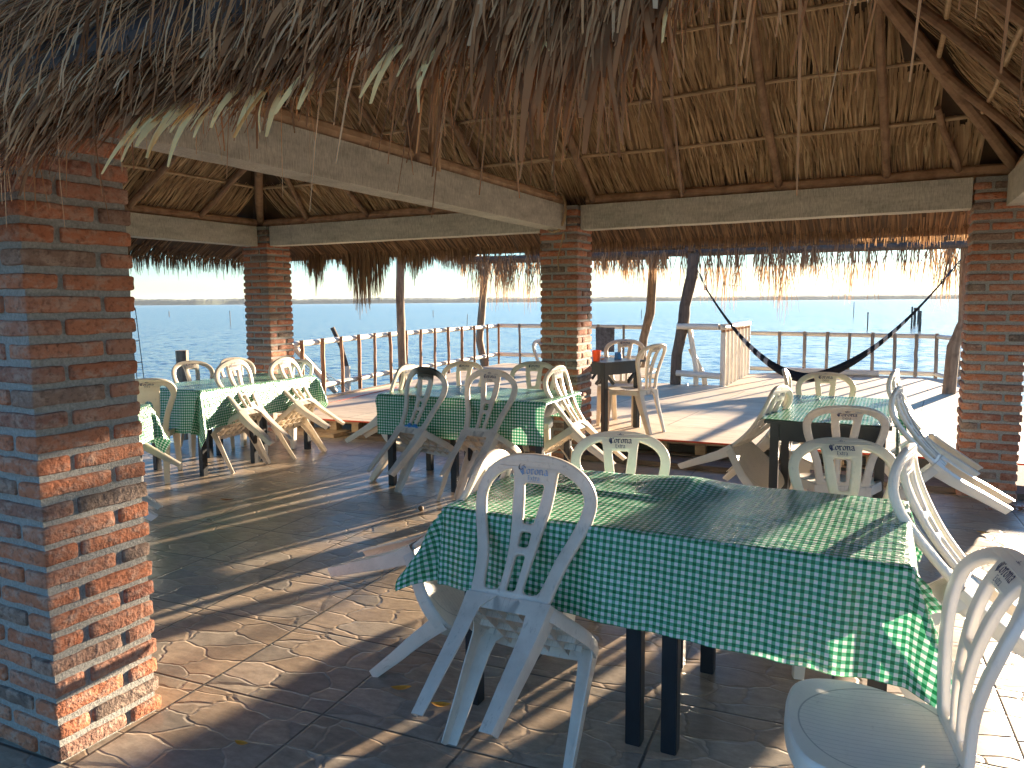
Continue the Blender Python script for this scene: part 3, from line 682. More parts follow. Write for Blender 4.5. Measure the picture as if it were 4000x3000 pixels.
# near eave: long weathered leaves over the outside, hanging in front of the camera
def near_fringe():
    rd = random.Random(9); b = MB()
    YE = 1.06
    def ze(x): return 1.955 + .07 * min(1, max(0, (x + 1.7) / 1.1)) + .02 * nz(x * 2)
    def clump(x):
        g = lambda c, s, h: h * math.exp(-((x - c) / s) ** 2)
        return .03 + g(-.52, .13, .19) + g(-.36, .10, .17) + g(-1.62, .22, .09) + g(-1.02, .10, .07) + g(-.85, .1, .06) + .05 * max(0, nz(x * 7, 2)) - g(.2, .35, .05)
    def one(x, st, th, ln, w, rnd, sk):
        slope = Vector((0, -.80, -.60)); edge = Vector((x, YE, ze(x)))
        base = edge - slope * st + Vector((0, .05, .16)) * th
        p = base.copy(); pts = [p.copy()]; m = 8; stp = ln / m; d = slope; cv = rd.gauss(0, .10); cy_ = rd.gauss(0, .08)
        for s in range(m):
            over = max(0, (s + 1) * stp - st) / .30
            d = (slope * max(.0, 1 - over) + Vector((0, 0, -1)) * min(1.5, over) + AX * (sk + cv * (s - 3.5) / 3.5) + AY * cy_ * (s - 3.5) / 3.5).normalized()
            p = p + d * stp; pts.append(p.copy())
        side = (AX + AY * rd.uniform(-.8, .8) + Vector((0, 0, rd.uniform(-.3, .3)))).normalized()
        b.ribbon(pts, side, w, rnd)
    for i in range(17000):
        x = rd.uniform(-4.6, .9); st = rd.uniform(.35, 2.1); one(x, st, rd.uniform(.9, 2.6), rd.uniform(.45, .85), rd.uniform(.004, .011), rd.uniform(.02, .9), rd.gauss(-.04, .10))
    for i in range(21000):
        x = rd.uniform(-3.3, .75); st = rd.uniform(.05, 1.0) ; th = rd.random()
        if x > -.25 and rd.random() < .5: continue
        over = clump(x) * rd.uniform(.2, 1.2) + rd.uniform(-.08, .06)
        ln = st + over if rd.random() < .7 else min(st + over, rd.uniform(.35, .7))
        one(x, st, th, ln, rd.uniform(.004, .011) if rd.random() < .85 else rd.uniform(.011, .026), max(.02, min(.95, rd.random() * (.35 + .65 * th))), rd.gauss(-.03, .10))
    for i in range(60):      # short, mostly wider leaf ends in the palest tone
        x = rd.choice((rd.uniform(-1.35, -.9), rd.uniform(-1.3, -.2))); one(x, rd.uniform(.03, .15), .0, rd.uniform(.15, .24), rd.uniform(.012, .028), 1.0, rd.gauss(-.03, .14))
    P('thatch_fringe', b, M['thatch_out'])
    b = MB()
    # packed thatch thickness under the outer leaves
    n = 40
    for i in range(n + 1):
        x = lerp(-3.6, 2.4, i / n)
        for (y, dz) in ((YE + .04, .06), (YE + .62, .42), (YE + .64, .66), (YE + .06, .20)): b.v.append((x, y, ze(x) + dz + .01 * nz(x * 5, y)))
    for i in range(n):
        for k in range(4): b.f.append((i * 4 + k, i * 4 + (k + 1) % 4, (i + 1) * 4 + (k + 1) % 4, (i + 1) * 4 + k)); b.r.append(.4)
    P('thatch_pad', b, M['thatch_in'])
near_fringe()
# rope lashed round the beam end on the middle pillar
def helix(c, r, h, turns, n=40): return [(c[0] + r * math.cos(t * turns * 2 * PI / n), c[1] + r * math.sin(t * turns * 2 * PI / n), c[2] + h * t / n) for t in range(n + 1)]
b = MB()
for dx in (0, .018, .034):
    x = -2.9 + .0; y = 6.93 - dx; pts = []
    for k in range(17):
        a = 2 * PI * k / 16; pts.append((-3.005 + .125 * math.cos(a) * (1.0), y + .01 * math.sin(a * 2), 2.475 + .205 * math.sin(a)))
    b.tube(pts, .006, 6)
b.tube([(-2.93, 6.98, 2.27), (-2.96, 6.985, 2.15), (-3.0, 6.99, 2.02), (-2.985, 6.99, 1.9)], .007, 6)
P('rope_lashing', b, M['rope'], True)

# ------------------------------------------------------------------ shelter over the deck
sh = empty('deck_shelter', (-3.25, 12.55, DZ)); tag(sh, 'rough pole shelter with a ragged palm leaf fringe over the wooden deck', 'shelter')
so_ = -Vector((-3.25, 12.55, DZ))
def S(name, mb, mat, smooth=True, label=None):
    mb.v = [tuple(Vector(v) + so_) for v in mb.v]; o = obj(name, mb.mesh(name, mat, smooth), sh)
    if label: o['label'] = label
    return o
def post(pts, rad, mat, name='post', label=None):
    b = MB(); P_ = []; RR = []
    for i in range(len(pts) - 1):
        for k in range(5):
            t = k / 5; P_.append(Vector(pts[i]).lerp(Vector(pts[i + 1]), t) + Vector((nz(i + t, rad * 99), nz(i + t, 7, rad * 99), 0)) * .012); RR.append(rad * (1 + .13 * nz((i + t) * 2.3, rad * 50)))
    P_.append(Vector(pts[-1])); RR.append(rad * .95); b.tube(P_, RR, 12); return S(name, b, mat, True, label)
post([(-6.97, 10.0, DZ), (-6.99, 10.0, 1.0), (-7.0, 10.0, 1.7), (-6.96, 10.0, 2.45)], .066, M['postwood'])
post([(-8.22, 15.0, DZ - .1), (-8.36, 15.0, .75), (-8.28, 15.0, 1.5), (-8.18, 15.0, 2.5)], .085, M['postwood'])
post([(-4.78, 15.6, DZ - .1), (-4.72, 15.6, .8), (-4.58, 15.6, 1.35), (-4.52, 15.6, 2.5)], .095, M['postwood'])
post([(-3.26, 12.55, DZ - .9), (-3.22, 12.55, .7), (-3.12, 12.55, 1.2), (-3.10, 12.55, 1.5), (-2.98, 12.55, 2.0), (-2.97, 12.55, 2.36)], .095, M['darkpost'])
post([(.76, 12.83, DZ - .4), (.80, 12.83, .9), (.93, 12.83, 1.25), (.90, 12.83, 2.4)], .09, M['postwood'])
for (p, q, r) in (((-7.4, 12.6, 2.40), (1.25, 12.7, 2.36), .055), ((-8.9, 15.0, 2.5), (-4.2, 15.62, 2.5), .05), ((-8.2, 15.1, 2.56), (-6.9, 9.9, 2.5), .045), ((-4.55, 15.6, 2.56), (-3.0, 12.5, 2.44), .045)):
    b = MB(); b.tube([Vector(p).lerp(Vector(q), i / 20) + Vector((0, 0, .012 * nz(i * .9, r * 77))) for i in range(21)], r, 8); S('pole', b, M['darkpost'])
b = MB(); b.add([(-7.3, 12.75, 2.50), (1.2, 12.85, 2.47), (1.2, 14.2, 3.15), (-7.3, 14.1, 3.15), (-7.3, 12.75, 2.60), (1.2, 12.85, 2.57), (1.2, 14.2, 3.25), (-7.3, 14.1, 3.25)], [(0, 3, 2, 1), (4, 5, 6, 7), (0, 1, 5, 4), (1, 2, 6, 5), (2, 3, 7, 6), (3, 0, 4, 7)], .5)
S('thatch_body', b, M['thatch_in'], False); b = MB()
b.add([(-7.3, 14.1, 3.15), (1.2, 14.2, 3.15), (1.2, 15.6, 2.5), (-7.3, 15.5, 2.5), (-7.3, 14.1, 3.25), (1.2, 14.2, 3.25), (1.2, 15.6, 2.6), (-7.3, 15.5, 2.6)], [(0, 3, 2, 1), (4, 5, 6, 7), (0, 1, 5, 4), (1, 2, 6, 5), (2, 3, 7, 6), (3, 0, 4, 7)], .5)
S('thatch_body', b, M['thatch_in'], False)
def hang(b, p, q, dens, l0, l1, rs, wv=.016, z1=0, curl=.10):
    rd = random.Random(rs); p = Vector(p); q = Vector(q); cnt = int((q - p).length * dens); al = (q - p).normalized(); ou = Vector((-al.y, al.x, 0)); i = 0
    while i < cnt:
        t = rd.random(); c = p.lerp(q, t); ga = (nz(c.x * 1.7 + rs, c.y * 1.7) + .5 + .6 * max(0, nz(c.x * 6, rs)))
        tuft = rd.randint(3, 9); L_ = lerp(l0, l1, min(1, max(0, ga)) * rd.uniform(.5, 1))
        for k in range(tuft):
            sk = rd.gauss(0, .22); ln = L_ * rd.uniform(.55, 1.05); pt_ = c + al * rd.gauss(0, .02) + ou * rd.uniform(-.05, .05) + Vector((0, 0, rd.uniform(-.02, .05)))
            pts = [pt_.copy()]; x = sk; ph = rd.uniform(0, 6)
            for s in range(6):
                pt_ = pt_ + (Vector((0, 0, -1)) + al * (x * (.9 - .12 * s) + curl * math.sin(ph + s * 1.3)) + ou * curl * math.cos(ph + s)).normalized() * (ln / 6); pts.append(pt_.copy())
            b.ribbon(pts, (al + ou * rd.uniform(-.6, .6)).normalized(), rd.uniform(.5, 1.1) * wv, max(.02, rd.random()))
            i += 1
b = MB(); hang(b, (-3.3, 12.6, 2.40), (1.15, 12.72, 2.38), 125, .55, 1.25, 3, .015); S('thatch_fringe', b, M['thatch_far'], False)
b = MB(); hang(b, (-7.2, 12.6, 2.42), (-3.4, 12.62, 2.40), 125, .5, 1.1, 4, .015); S('thatch_fringe', b, M['thatch_far'], False)
b = MB(); hang(b, (-8.9, 15.05, 2.55), (-4.3, 15.6, 2.55), 150, .25, .75, 5, .02); S('thatch_fringe', b, M['thatch_far'], False)
b = MB(); hang(b, (-8.1, 15.0, 2.56), (-6.9, 10.0, 2.50), 210, .2, .55, 6, .016); S('thatch_fringe', b, M['thatch_far'], False)
b = MB(); hang(b, (.92, 12.8, 2.4), (1.25, 12.8, 2.3), 380, .3, 1.0, 7); S('thatch_fringe', b, M['thatch_far'], False)

# ------------------------------------------------------------------ hammock
def hammock():
    A = Vector((-2.74, 12.45, 1.80)); B = Vector((.60, 12.50, 1.84)); rd = random.Random(2)
    t = empty('hammock', (-1.2, 12.45, .4)); tag(t, 'dark net hammock with pale bands slung low between two shelter posts', 'hammock')
    off = -Vector((-1.2, 12.45, .4)); b = MB(); tt = []
    def cen(s):
        x = lerp(A.x, B.x, s); sag = 1.40 * (1 - (abs(2 * (s - .46) / (1.08 if s > .46 else .92)) ** 1.75)); z = lerp(A.z, B.z, s) - max(0, sag)
        return Vector((x, lerp(A.y, B.y, s), z))
    for c in range(64):
        ph = rd.uniform(0, 2 * PI); ra = math.sqrt(rd.random()); pts = []; n = 46
        for i in range(n + 1):
            s = i / n; wd = .018 + .115 * math.sin(PI * s) ** 1.5; a = ph + 5 * s * (1 if c % 2 else -1)
            pts.append(cen(s) + Vector((0, math.cos(a) * wd * ra * 1.5, math.sin(a) * wd * ra * .55 - .02 * math.sin(PI * s))) + off)
        o0 = len(b.v); b.tube(pts, .0058, 4, False); tt += [i // 4 / n for i in range(len(b.v) - o0)]
    b.t = tt; obj('net', b.mesh('net', M['hammock']), t)
    for (p, q, nm) in ((A, Vector((-2.97, 12.50, 2.28)), 'left'), (B, Vector((.87, 12.75, 2.22)), 'right')):
        b = MB(); b.tube([p + off, p.lerp(q, .3) + off, q + off], .008, 6)
        for k in range(7):
            c = p.lerp(q, .22 + k * .035); b.tube([(c + Vector((.016 * math.cos(a), .016 * math.sin(a) * .4, .016 * math.sin(a))) + off) for a in (j * PI / 4 for j in range(9))], .004, 5)
        obj('hanging_chain', b.mesh('hanging_chain', M['steel'], True), t)
        b = MB(); b.tube([p + off + Vector((.02 * math.cos(a), 0, .035 * math.sin(a))) for a in (j * PI / 6 for j in range(13))], .009, 6); obj('end_loop', b.mesh('end_loop', M['hammock'] if nm == 'right' else M['redpaint'], True), t)
hammock()

# ------------------------------------------------------------------ railings
def railing(name, lab, corners, tops, lows, bal, bmat, rr=.045, seed=1, hb=.0):
    """corners: plan polyline; tops/lows: rail heights per corner; bal: list of (seg, t) stick places"""
    o0 = Vector((*corners[0], 0)); t = empty(name, o0); tag(t, lab, 'railing', 'deck railings of white pipe and sticks'); rd = random.Random(seed)
    for k, hs in enumerate((tops, lows)):
        if hs is None: continue
        for i in range(len(corners) - 1):
            b = MB(); p = Vector((*corners[i], hs[i])) - o0; q = Vector((*corners[i + 1], hs[i + 1])) - o0
            b.tube([p.lerp(q, j / 6) + Vector((0, 0, .008 * nz(j + i * 9, seed))) for j in range(7)], rr, 12); obj('rail', b.mesh('rail', M['pvc'], True), t)
    for (sg, f) in bal:
        p = Vector(corners[sg]).lerp(Vector(corners[sg + 1]), f); zt = lerp(tops[sg], tops[sg + 1], f)
        b = MB(); r = rd.uniform(.025, .034); lx = rd.gauss(0, .02); pts = []; n = 8
        d = (Vector(corners[sg + 1]) - Vector(corners[sg])).normalized(); nn = Vector((d.y, -d.x)) * (rr + r)
        if nn.y > 0: nn = -nn
        if abs(d.y) > .8 and nn.x < 0: nn = -nn
        for j in range(n + 1):
            z = lerp(hb, zt + rr + rd.uniform(.0, .02), j / n)
            pts.append(Vector((p.x + nn.x + d.x * lx * (1 - j / n) + .010 * nz(j * .7, sg + f * 9), p.y + nn.y + d.y * lx * (1 - j / n) + .010 * nz(j * .7, 4, sg + f * 9), z)) - o0)
        b.tube(pts, [r * (1 + .18 * nz(j, f * 31)) for j in range(n + 1)], 8); obj('stick', b.mesh('stick', bmat, True), t)
railing('railing', 'left railing of white pipe held by brown sticks along the deck beside the left table', [(-7.72, 7.75), (-8.13, 10.9), (-8.15, 15.45)], (1.00, 1.03, 1.05), (.32, .34, .40),
        [(0, .06), (0, .25), (0, .42), (0, .59), (0, .76), (0, .93), (1, .06), (1, .17), (1, .28), (1, .39), (1, .50), (1, .62), (1, .74), (1, .87), (1, .99)], M['stick'], hb=-.05)
railing('railing', 'rear railing of white pipe and grey sticks along the far left end of the deck', [(-8.15, 15.5), (-4.6, 15.72)], (1.06, 1.04), (.40, .38), [(0, .16), (0, .34), (0, .52), (0, .68), (0, .84)], M['graystick'], seed=4)
railing('railing', 'long rear railing of pale pipe and thin grey sticks behind the hammock', [(-2.50, 15.45), (.70, 15.62), (1.18, 14.25)], (.95, .92, .92), (.26, .24, .24),
        [(0, .17), (0, .31), (0, .435), (0, .555), (0, .675), (0, .79), (0, .90), (0, 1.0), (1, .5), (1, .98)], M['graystick'], .04, seed=9)
b = MB(); b.tube([(-1.95, 15.05, .265), (-.2, 15.2, .25)], .055, 12); tag(obj('loose_pipe', b.mesh('loose_pipe', M['pvc'], True)), 'short fat pale pipe lying along the rear edge of the deck behind the hammock', 'pipe')
# gate guard of closely set pipes
g = empty('pipe_barrier', (-2.45, 12.5, DZ)); tag(g, 'white pipe barrier with a row of close upright pipes beside the gap in the deck', 'barrier')
og = -Vector((-2.45, 12.5, DZ))
def GP(pts, r, name, mat=M['pvc'], lab=None):
    b = MB(); b.tube([Vector(p) + og for p in pts], r, 12); o = obj(name, b.mesh(name, mat, True), g); return o
GP([(-3.20, 12.46, 1.175), (-2.52, 12.46, 1.17)], .05, 'rail')
GP([(-2.50, 12.45, 1.165), (-2.46, 12.48, 1.165), (-2.455, 14.9, 1.16)], .05, 'rail')
GP([(-3.20, 12.46, .40), (-2.48, 12.46, .37)], .05, 'rail')
for k in range(8):
    y = 12.52 + k * .33; GP([(-2.455, y, DZ - .02), (-2.455, y, 1.08)], .044, 'upright_pipe'); GP([(-2.455, y, 1.07), (-2.455, y, 1.125)], .038, 'stub', M['stick'])
b = MB(); b.tube([(-3.02, 12.55, 1.17), (-2.90, 12.56, .5), (-2.88, 12.57, -.6)], .042, 10); b.tube([(-3.03, 12.7, .80), (-2.8, 12.75, .30), (-2.78, 12.76, .08)], .045, 10); b.tube([(-3.05, 12.45, .22), (-2.92, 12.48, -.05), (-2.9, 12.5, -.4)], .045, 10)
tag(obj('ladder_pipes', b.mesh('ladder_pipes', M['pvc'], True)), 'crooked white pipes going down to the water beside the dark shelter post', 'pipes')
# diagonal pipe and rebar cage by the left rear pillar
b = MB(); b.tube([(-8.0, 8.55, 1.04), (-8.0, 9.08, .60), (-8.0, 9.56, .19)], .048, 12)
tag(obj('slanting_pipe', b.mesh('slanting_pipe', M['pvc'], True)), 'white pipe slanting down behind the left rear brick pillar', 'pipe')
def cage(name, lab, p, q, w, n):
    p = Vector(p); q = Vector(q); d = (q - p).normalized(); a = d.cross(Vector((.1, 1, .2))).normalized(); c = d.cross(a); b = MB()
    offs = [a * w + c * w, a * w - c * w, -a * w - c * w, -a * w + c * w]
    for o_ in offs: b.tube([p + o_, q + o_], .005, 5)
    for i in range(n):
        m = p.lerp(q, (i + .5) / n); b.tube([m + offs[k % 4] * 1.05 for k in range(5)], .0035, 4)
    tag(obj(name, b.mesh(name, M['steel'])), lab, 'rebar cage')
cage('rebar_cage', 'rusty steel rebar cage standing in the water beside the near brick pillar', (-7.75, 5.90, -.95), (-7.85, 5.80, 1.56), .07, 10)
cage('rebar_cage', 'steel rebar cage lying slanted over the water behind the left rear pillar', (-8.3, 8.85, .90), (-8.3, 10.25, 0.0), .07, 10)
# posts in the water
def stake(name, lab, x, y, h, r, lean=(0, 0), mat=None, grp=None, cat='stake'):
    b = MB(); m = 7; pts = [Vector((x + lean[0] * i / m + .3 * r * nz(i, x), y + lean[1] * i / m, lerp(WZ - .5, WZ + h, i / m))) for i in range(m + 1)]
    o_ = Vector((x, y, WZ)); b.tube([p - o_ for p in pts], [r * (1 + .12 * nz(i * 2, y)) for i in range(m + 1)], 8); o = obj(name, b.mesh(name, mat or M['darkpost'], True)); o.location = o_; return tag(o, lab, cat, grp)
def gxy(px, py, z=WZ):      # ground point seen at a pixel of the 4000 px photograph, used once to site the far stakes
    d = fw + r2 * ((px - 2000) / F) - u2 * ((py - 1500) / F); t = (z - H) / d.z; return d.x * t, d.y * t
for i, (px, py, hp, lab) in enumerate(((661, 1236, 18, 'thin distant stake in the lagoon, farthest left, near the brick pillar'), (900, 1268, 50, 'thin tall stake in the lagoon left of the left rear pillar'),
        (1692, 1236, 24, 'thin short stake in the lagoon between the two left shelter posts'), (1823, 1280, 52, 'thin leaning stake in the lagoon just left of the curved shelter post'),
        (2505, 1240, 30, 'thin stake in the lagoon right of the middle brick pillar'), (3334, 1237, 52, 'slender stake in the glittering water behind the hammock'), (3388, 1288, 62, 'thicker slender stake in the glittering water behind the hammock'))):
    x, y = gxy(px, py); dist = math.hypot(x, y); stake('water_stake', lab, x, y, hp / F * dist, max(.02, .0004 * dist * (1.8 if i == 6 else 1)), (.1 if i == 3 else 0, 0), grp='stakes in the lagoon')
for px, py, hp, r, lab in ((3560, 1283, 75, .10, 'leftmost thin piling of the cluster in the glittering water'), (3572, 1272, 62, .16, 'second piling of the cluster in the glittering water'), (3586, 1264, 57, .15, 'rear piling of the cluster in the glittering water'), (3592, 1294, 70, .15, 'rightmost and nearest piling of the cluster in the glittering water')):
    x, y = gxy(px, py); dist = math.hypot(x, y); stake('piling', lab, x, y, hp / F * dist, r * .65, grp='pilings in the glittering water', cat='piling')
x, y = gxy(717, 1500, WZ); x *= 13. / math.hypot(x, y) * 1; y *= 13. / math.hypot(gxy(717, 1500)[0], gxy(717, 1500)[1])
stake('piling', 'fat wooden piling stub rising behind the left table', x, y, WZ * -1 + .88, .095, mat=M['postwood'], cat='piling')
b = MB(); b.tube([(-8.55, 10.55, .48), (-8.62, 10.5, .85), (-8.72, 10.4, 1.18)], .04, 10); tag(obj('leaning_post', b.mesh('leaning_post', M['darkpost'], True)), 'dark leaning post set in a pipe sleeve outside the left railing', 'post')
o = bpy.data.objects['leaning_post']; b = MB(); b.tube([(-8.56, 10.55, -1.3), (-8.55, 10.55, .50)], .06, 12); obj('pipe_sleeve', b.mesh('pipe_sleeve', M['pvc'], True), o)
b = MB(); c0 = Vector((-5.72, 15.4, .52)); b.add([c0 + Vector((x * .42 + .03 * nz(x * 3, z * 3), .03 * nz(x * 5, z * 5) + .0 + th, z * .52 + .02 * nz(x * 7, z))) for th in (0, .015) for z in (0, .33, .66, 1) for x in (0, .33, .66, 1)],
    [tuple(16 * s_ + q for q in ((r_ * 4 + k, r_ * 4 + k + 1, r_ * 4 + k + 5, r_ * 4 + k + 4) if s_ == 0 else (r_ * 4 + k, r_ * 4 + k + 4, r_ * 4 + k + 5, r_ * 4 + k + 1))) for s_ in (0, 1) for r_ in range(3) for k in range(3)])
tag(obj('gray_cloth', b.mesh('gray_cloth', M['tarp'], True, 180)), 'stiff grey rag hanging on the rear deck railing behind the small table', 'rag')
b = MB(); prism(b, [(-4.15, 12.75), (-3.6, 12.72), (-3.85, 13.6)], DZ + .06, DZ + .075); tag(obj('loose_board', b.mesh('loose_board', M['pallet'])), 'loose plywood offcut at the deck edge behind the small black table', 'board')

# ------------------------------------------------------------------ chairs
def catmull(pts, step=.014, closed=False):
    out = []; n = len(pts); rng = range(n if closed else n - 1)
    for i in rng:
        p0 = pts[(i - 1) % n] if (closed or i > 0) else pts[0]; p1 = pts[i]; p2 = pts[(i + 1) % n]; p3 = pts[(i + 2) % n] if (closed or i + 2 < n) else pts[-1]
        d = math.dist(p1, p2); m = max(1, int(d / step))
        for k in range(m):
            t = k / m; out.append(tuple(.5 * ((2 * b_) + (-a + c) * t + (2 * a - 5 * b_ + 4 * c - d_) * t * t + (-a + 3 * b_ - 3 * c + d_) * t ** 3) for a, b_, c, d_ in zip(p0, p1, p2, p3)))
    if not closed: out.append(tuple(pts[-1]))
    return out
# side profile of the back: (y, z) by arc length
prof = catmull([(-.160, .415), (-.168, .457), (-.172, .60), (-.190, .72), (-.222, .828), (-.262, .900), (-.312, .950)], .01)
acc = [0.]
for i in range(1, len(prof)): acc.append(acc[-1] + math.dist(prof[i], prof[i - 1]))
s_off = next(a for a, p in zip(acc, prof) if p[1] >= .457)
SMAX = acc[-1] - s_off
def back_map(x, s, d):
    a = min(max(s + s_off, 0), acc[-1])
    i = max(1, next((k for k, q in enumerate(acc) if q >= a), len(acc) - 1)); t = (a - acc[i - 1]) / (acc[i] - acc[i - 1])
    y = lerp(prof[i - 1][0], prof[i][0], t); z = lerp(prof[i - 1][1], prof[i][1], t)
    ty, tz = prof[i][0] - prof[i - 1][0], prof[i][1] - prof[i - 1][1]; l = math.hypot(ty, tz); ny, nzz = tz / l, -ty / l
    return Vector((x, y + ny * d + .35 * x * x, z + nzz * d))
TOP = SMAX
def back_mesh(oval=False):
    W = .24; sA = TOP - .158
    half = [(.118, -.04), (.150, .0), (.160, .06), (.178, .15), (.207, .235), (.232, .31), (W, sA)]
    for k in range(1, 7):
        a = k / 6 * PI / 2; half.append((W * math.cos(a) ** .85 if k < 6 else 0, sA + .158 * math.sin(a)))
    pts = half + [(-x, s) for x, s in reversed(half[:-1])]
    outline = catmull(pts, .016, False)
    q = .046; Wi = W - q; hi = .158 - q
    side = [(.098, .022), (.112, .06), (.130, .15), (.160, .235), (.184, .31), (Wi, sA)]
    for a in (20, 38, 54): side.append((Wi * math.cos(R(a)), sA + hi * math.sin(R(a))))
    side += [(.094, sA + hi * .87), (.086, sA + hi * .6), (.076, .33), (.062, .25), (.050, .15), (.045, .06), (.050, .022)]
    if oval: side = [(.10, .03), (.115, .10), (.140, .2), (.17, .29), (.186, .35), (.15, sA + .05), (.11, sA + .06), (.098, .34), (.095, .2), (.082, .08), (.078, .03)]
    def hole(pts): return catmull(pts, .014, True)
    def rrect(x0a, x1a, s0, s1, xt=None, c=.007):
        xt = xt or x1a; return [(-x1a + c, s0), (x1a - c, s0), (x1a, s0 + c), (xt, s1 - c), (xt - c, s1), (-xt + c, s1), (-xt, s1 - c), (-x1a, s0 + c)]
    g1 = (.030, .040); holes = [hole(side), hole([(-x, s) for x, s in reversed(side)])]
    if oval:
        for (a, c_) in ((.05, .155), (.175, .285)):
            holes.append([(.035 * math.cos(t), (a + c_) / 2 + (c_ - a) / 2 * math.sin(t)) for t in (k * 2 * PI / 20 for k in range(20))])
    else:
        holes += [rrect(0, .022, .27, TOP - .112, .040), rrect(0, .019, .183, .240, .021), rrect(0, .017, .02, .155, .018)]
    cu = bpy.data.curves.new('tmp', 'CURVE'); cu.dimensions = '2D'; cu.fill_mode = 'BOTH'; cu.extrude = .0035; cu.bevel_depth = .0085; cu.bevel_resolution = 2; cu.offset = -.0085
    for pl in [outline] + holes:
        sp = cu.splines.new('POLY'); sp.points.add(len(pl) - 1); sp.use_cyclic_u = True
        for k, (x, s) in enumerate(pl): sp.points[k].co = (x, s, 0, 1)
    ob = bpy.data.objects.new('tmp', cu); COL.objects.link(ob); dg = bpy.context.evaluated_depsgraph_get(); me = bpy.data.meshes.new_from_object(ob.evaluated_get(dg))
    bpy.data.objects.remove(ob)
    me.materials.clear()
    bm = bmesh.new(); bm.from_mesh(me); bmesh.ops.remove_doubles(bm, verts=bm.verts, dist=.0002)
    # cut the long fill triangles so the panel can bend
    for k in range(1, 26):
        s = k * .021; geom = bm.verts[:] + bm.edges[:] + bm.faces[:]; bmesh.ops.bisect_plane(bm, geom=geom, plane_co=(0, s, 0), plane_no=(0, 1, 0), dist=1e-5)
    for v in bm.verts: v.co = back_map(v.co.x, v.co.y, -v.co.z)
    bmesh.ops.recalc_face_normals(bm, faces=bm.faces[:])
    bm.to_mesh(me); bm.free(); me.name = 'backrest'; smooth_mesh(me, 40); return me
def seat_mesh():
    half = [(.0, -.176), (.09, -.176), (.145, -.170), (.168, -.145), (.205, -.06), (.243, .03), (.252, .105), (.238, .175), (.195, .222), (.11, .247), (0, .254)]
    ol = catmull(half + [(-x, y) for x, y in reversed(half[1:-1])], .02, True); n = len(ol); cx, cy = 0, .03
    rings = [(.0, .438), (.3, .439), (.6, .443), (.85, .450), (.93, .455), (.965, .4565), (.988, .452), (1.0, .441), (1.006, .42), (1.01, .402), (.992, .402), (.985, .42), (.98, .436), (.85, .434), (.5, .430), (0, .428)]
    b = MB()
    for (f, z) in rings[1:-1]:
        for (x, y) in ol: b.v.append((cx + (x - cx) * f, cy + (y - cy) * f, z))
    m = len(rings) - 2
    for i in range(m - 1):
        for k in range(n): k2 = (k + 1) % n; b.f.append((i * n + k, (i + 1) * n + k, (i + 1) * n + k2, i * n + k2)); b.r.append(0)
    b.v.append((cx, cy, rings[0][1])); c = len(b.v) - 1
    for k in range(n): b.f.append((c, k, (k + 1) % n)); b.r.append(0)
    b.v.append((cx, cy, rings[-1][1])); c = len(b.v) - 1
    for k in range(n): b.f.append((c, (m - 1) * n + (k + 1) % n, (m - 1) * n + k)); b.r.append(0)
    for x in (-.12, -.04, .04, .12): b.bbox((x - .002, -.15, .408), (x + .002, .22, .433))
    for y in (-.06, .06, .15): b.bbox((-.19, y - .002, .410), (.19, y + .002, .432))
    me = b.mesh('seat', None, True, 40); return me
def leg_mesh(sx, sy, top, foot, a0, a1):
    b = MB(); th = .0055; n = 9; prev = None
    def section(c, ax, ay):
        r = .016; out = [(-ax, 0), (-r, 0), (-r * .3, -r * .3 * .3), (0, -r), (0, -ay)]; inn = [(-th, -ay), (-th, -r - th * .4), (-r * .3 - th, -r * .3 - th * .6), (-r - th * .3, -th), (-ax, -th)]
        return [(c[0] + sx * x, c[1] + sy * y) for x, y in out + inn]
    for i in range(n + 1):
        t = i / n; z = lerp(top[2], foot[2], t); bow = math.sin(PI * min(1, t * 1.6)) * .006
        c = (lerp(top[0], foot[0], t ** .9) + sx * 0, lerp(top[1], foot[1], t ** 1.15) - sy * bow)
        fl = max(0, 1 - t / .16); ax = lerp(a0, a1, t) + .05 * fl ** 2; ay = lerp(a0, a1, t) + .04 * fl ** 2
        for (x, y) in section(c, ax, ay): b.v.append((x, y, z))
    m = 10
    for i in range(n):
        for k in range(m): k2 = (k + 1) % m; b.f.append((i * m + k, i * m + k2, (i + 1) * m + k2, (i + 1) * m + k)); b.r.append(0)
    b.f.append(tuple(range(m))); b.f.append(tuple(reversed(range(n * m, n * m + m)))); b.r += [0, 0]
    me = b.mesh('leg', None, True, 45)
    bm = bmesh.new(); bm.from_mesh(me); bmesh.ops.recalc_face_normals(bm, faces=bm.faces[:]); bm.to_mesh(me); bm.free(); return me
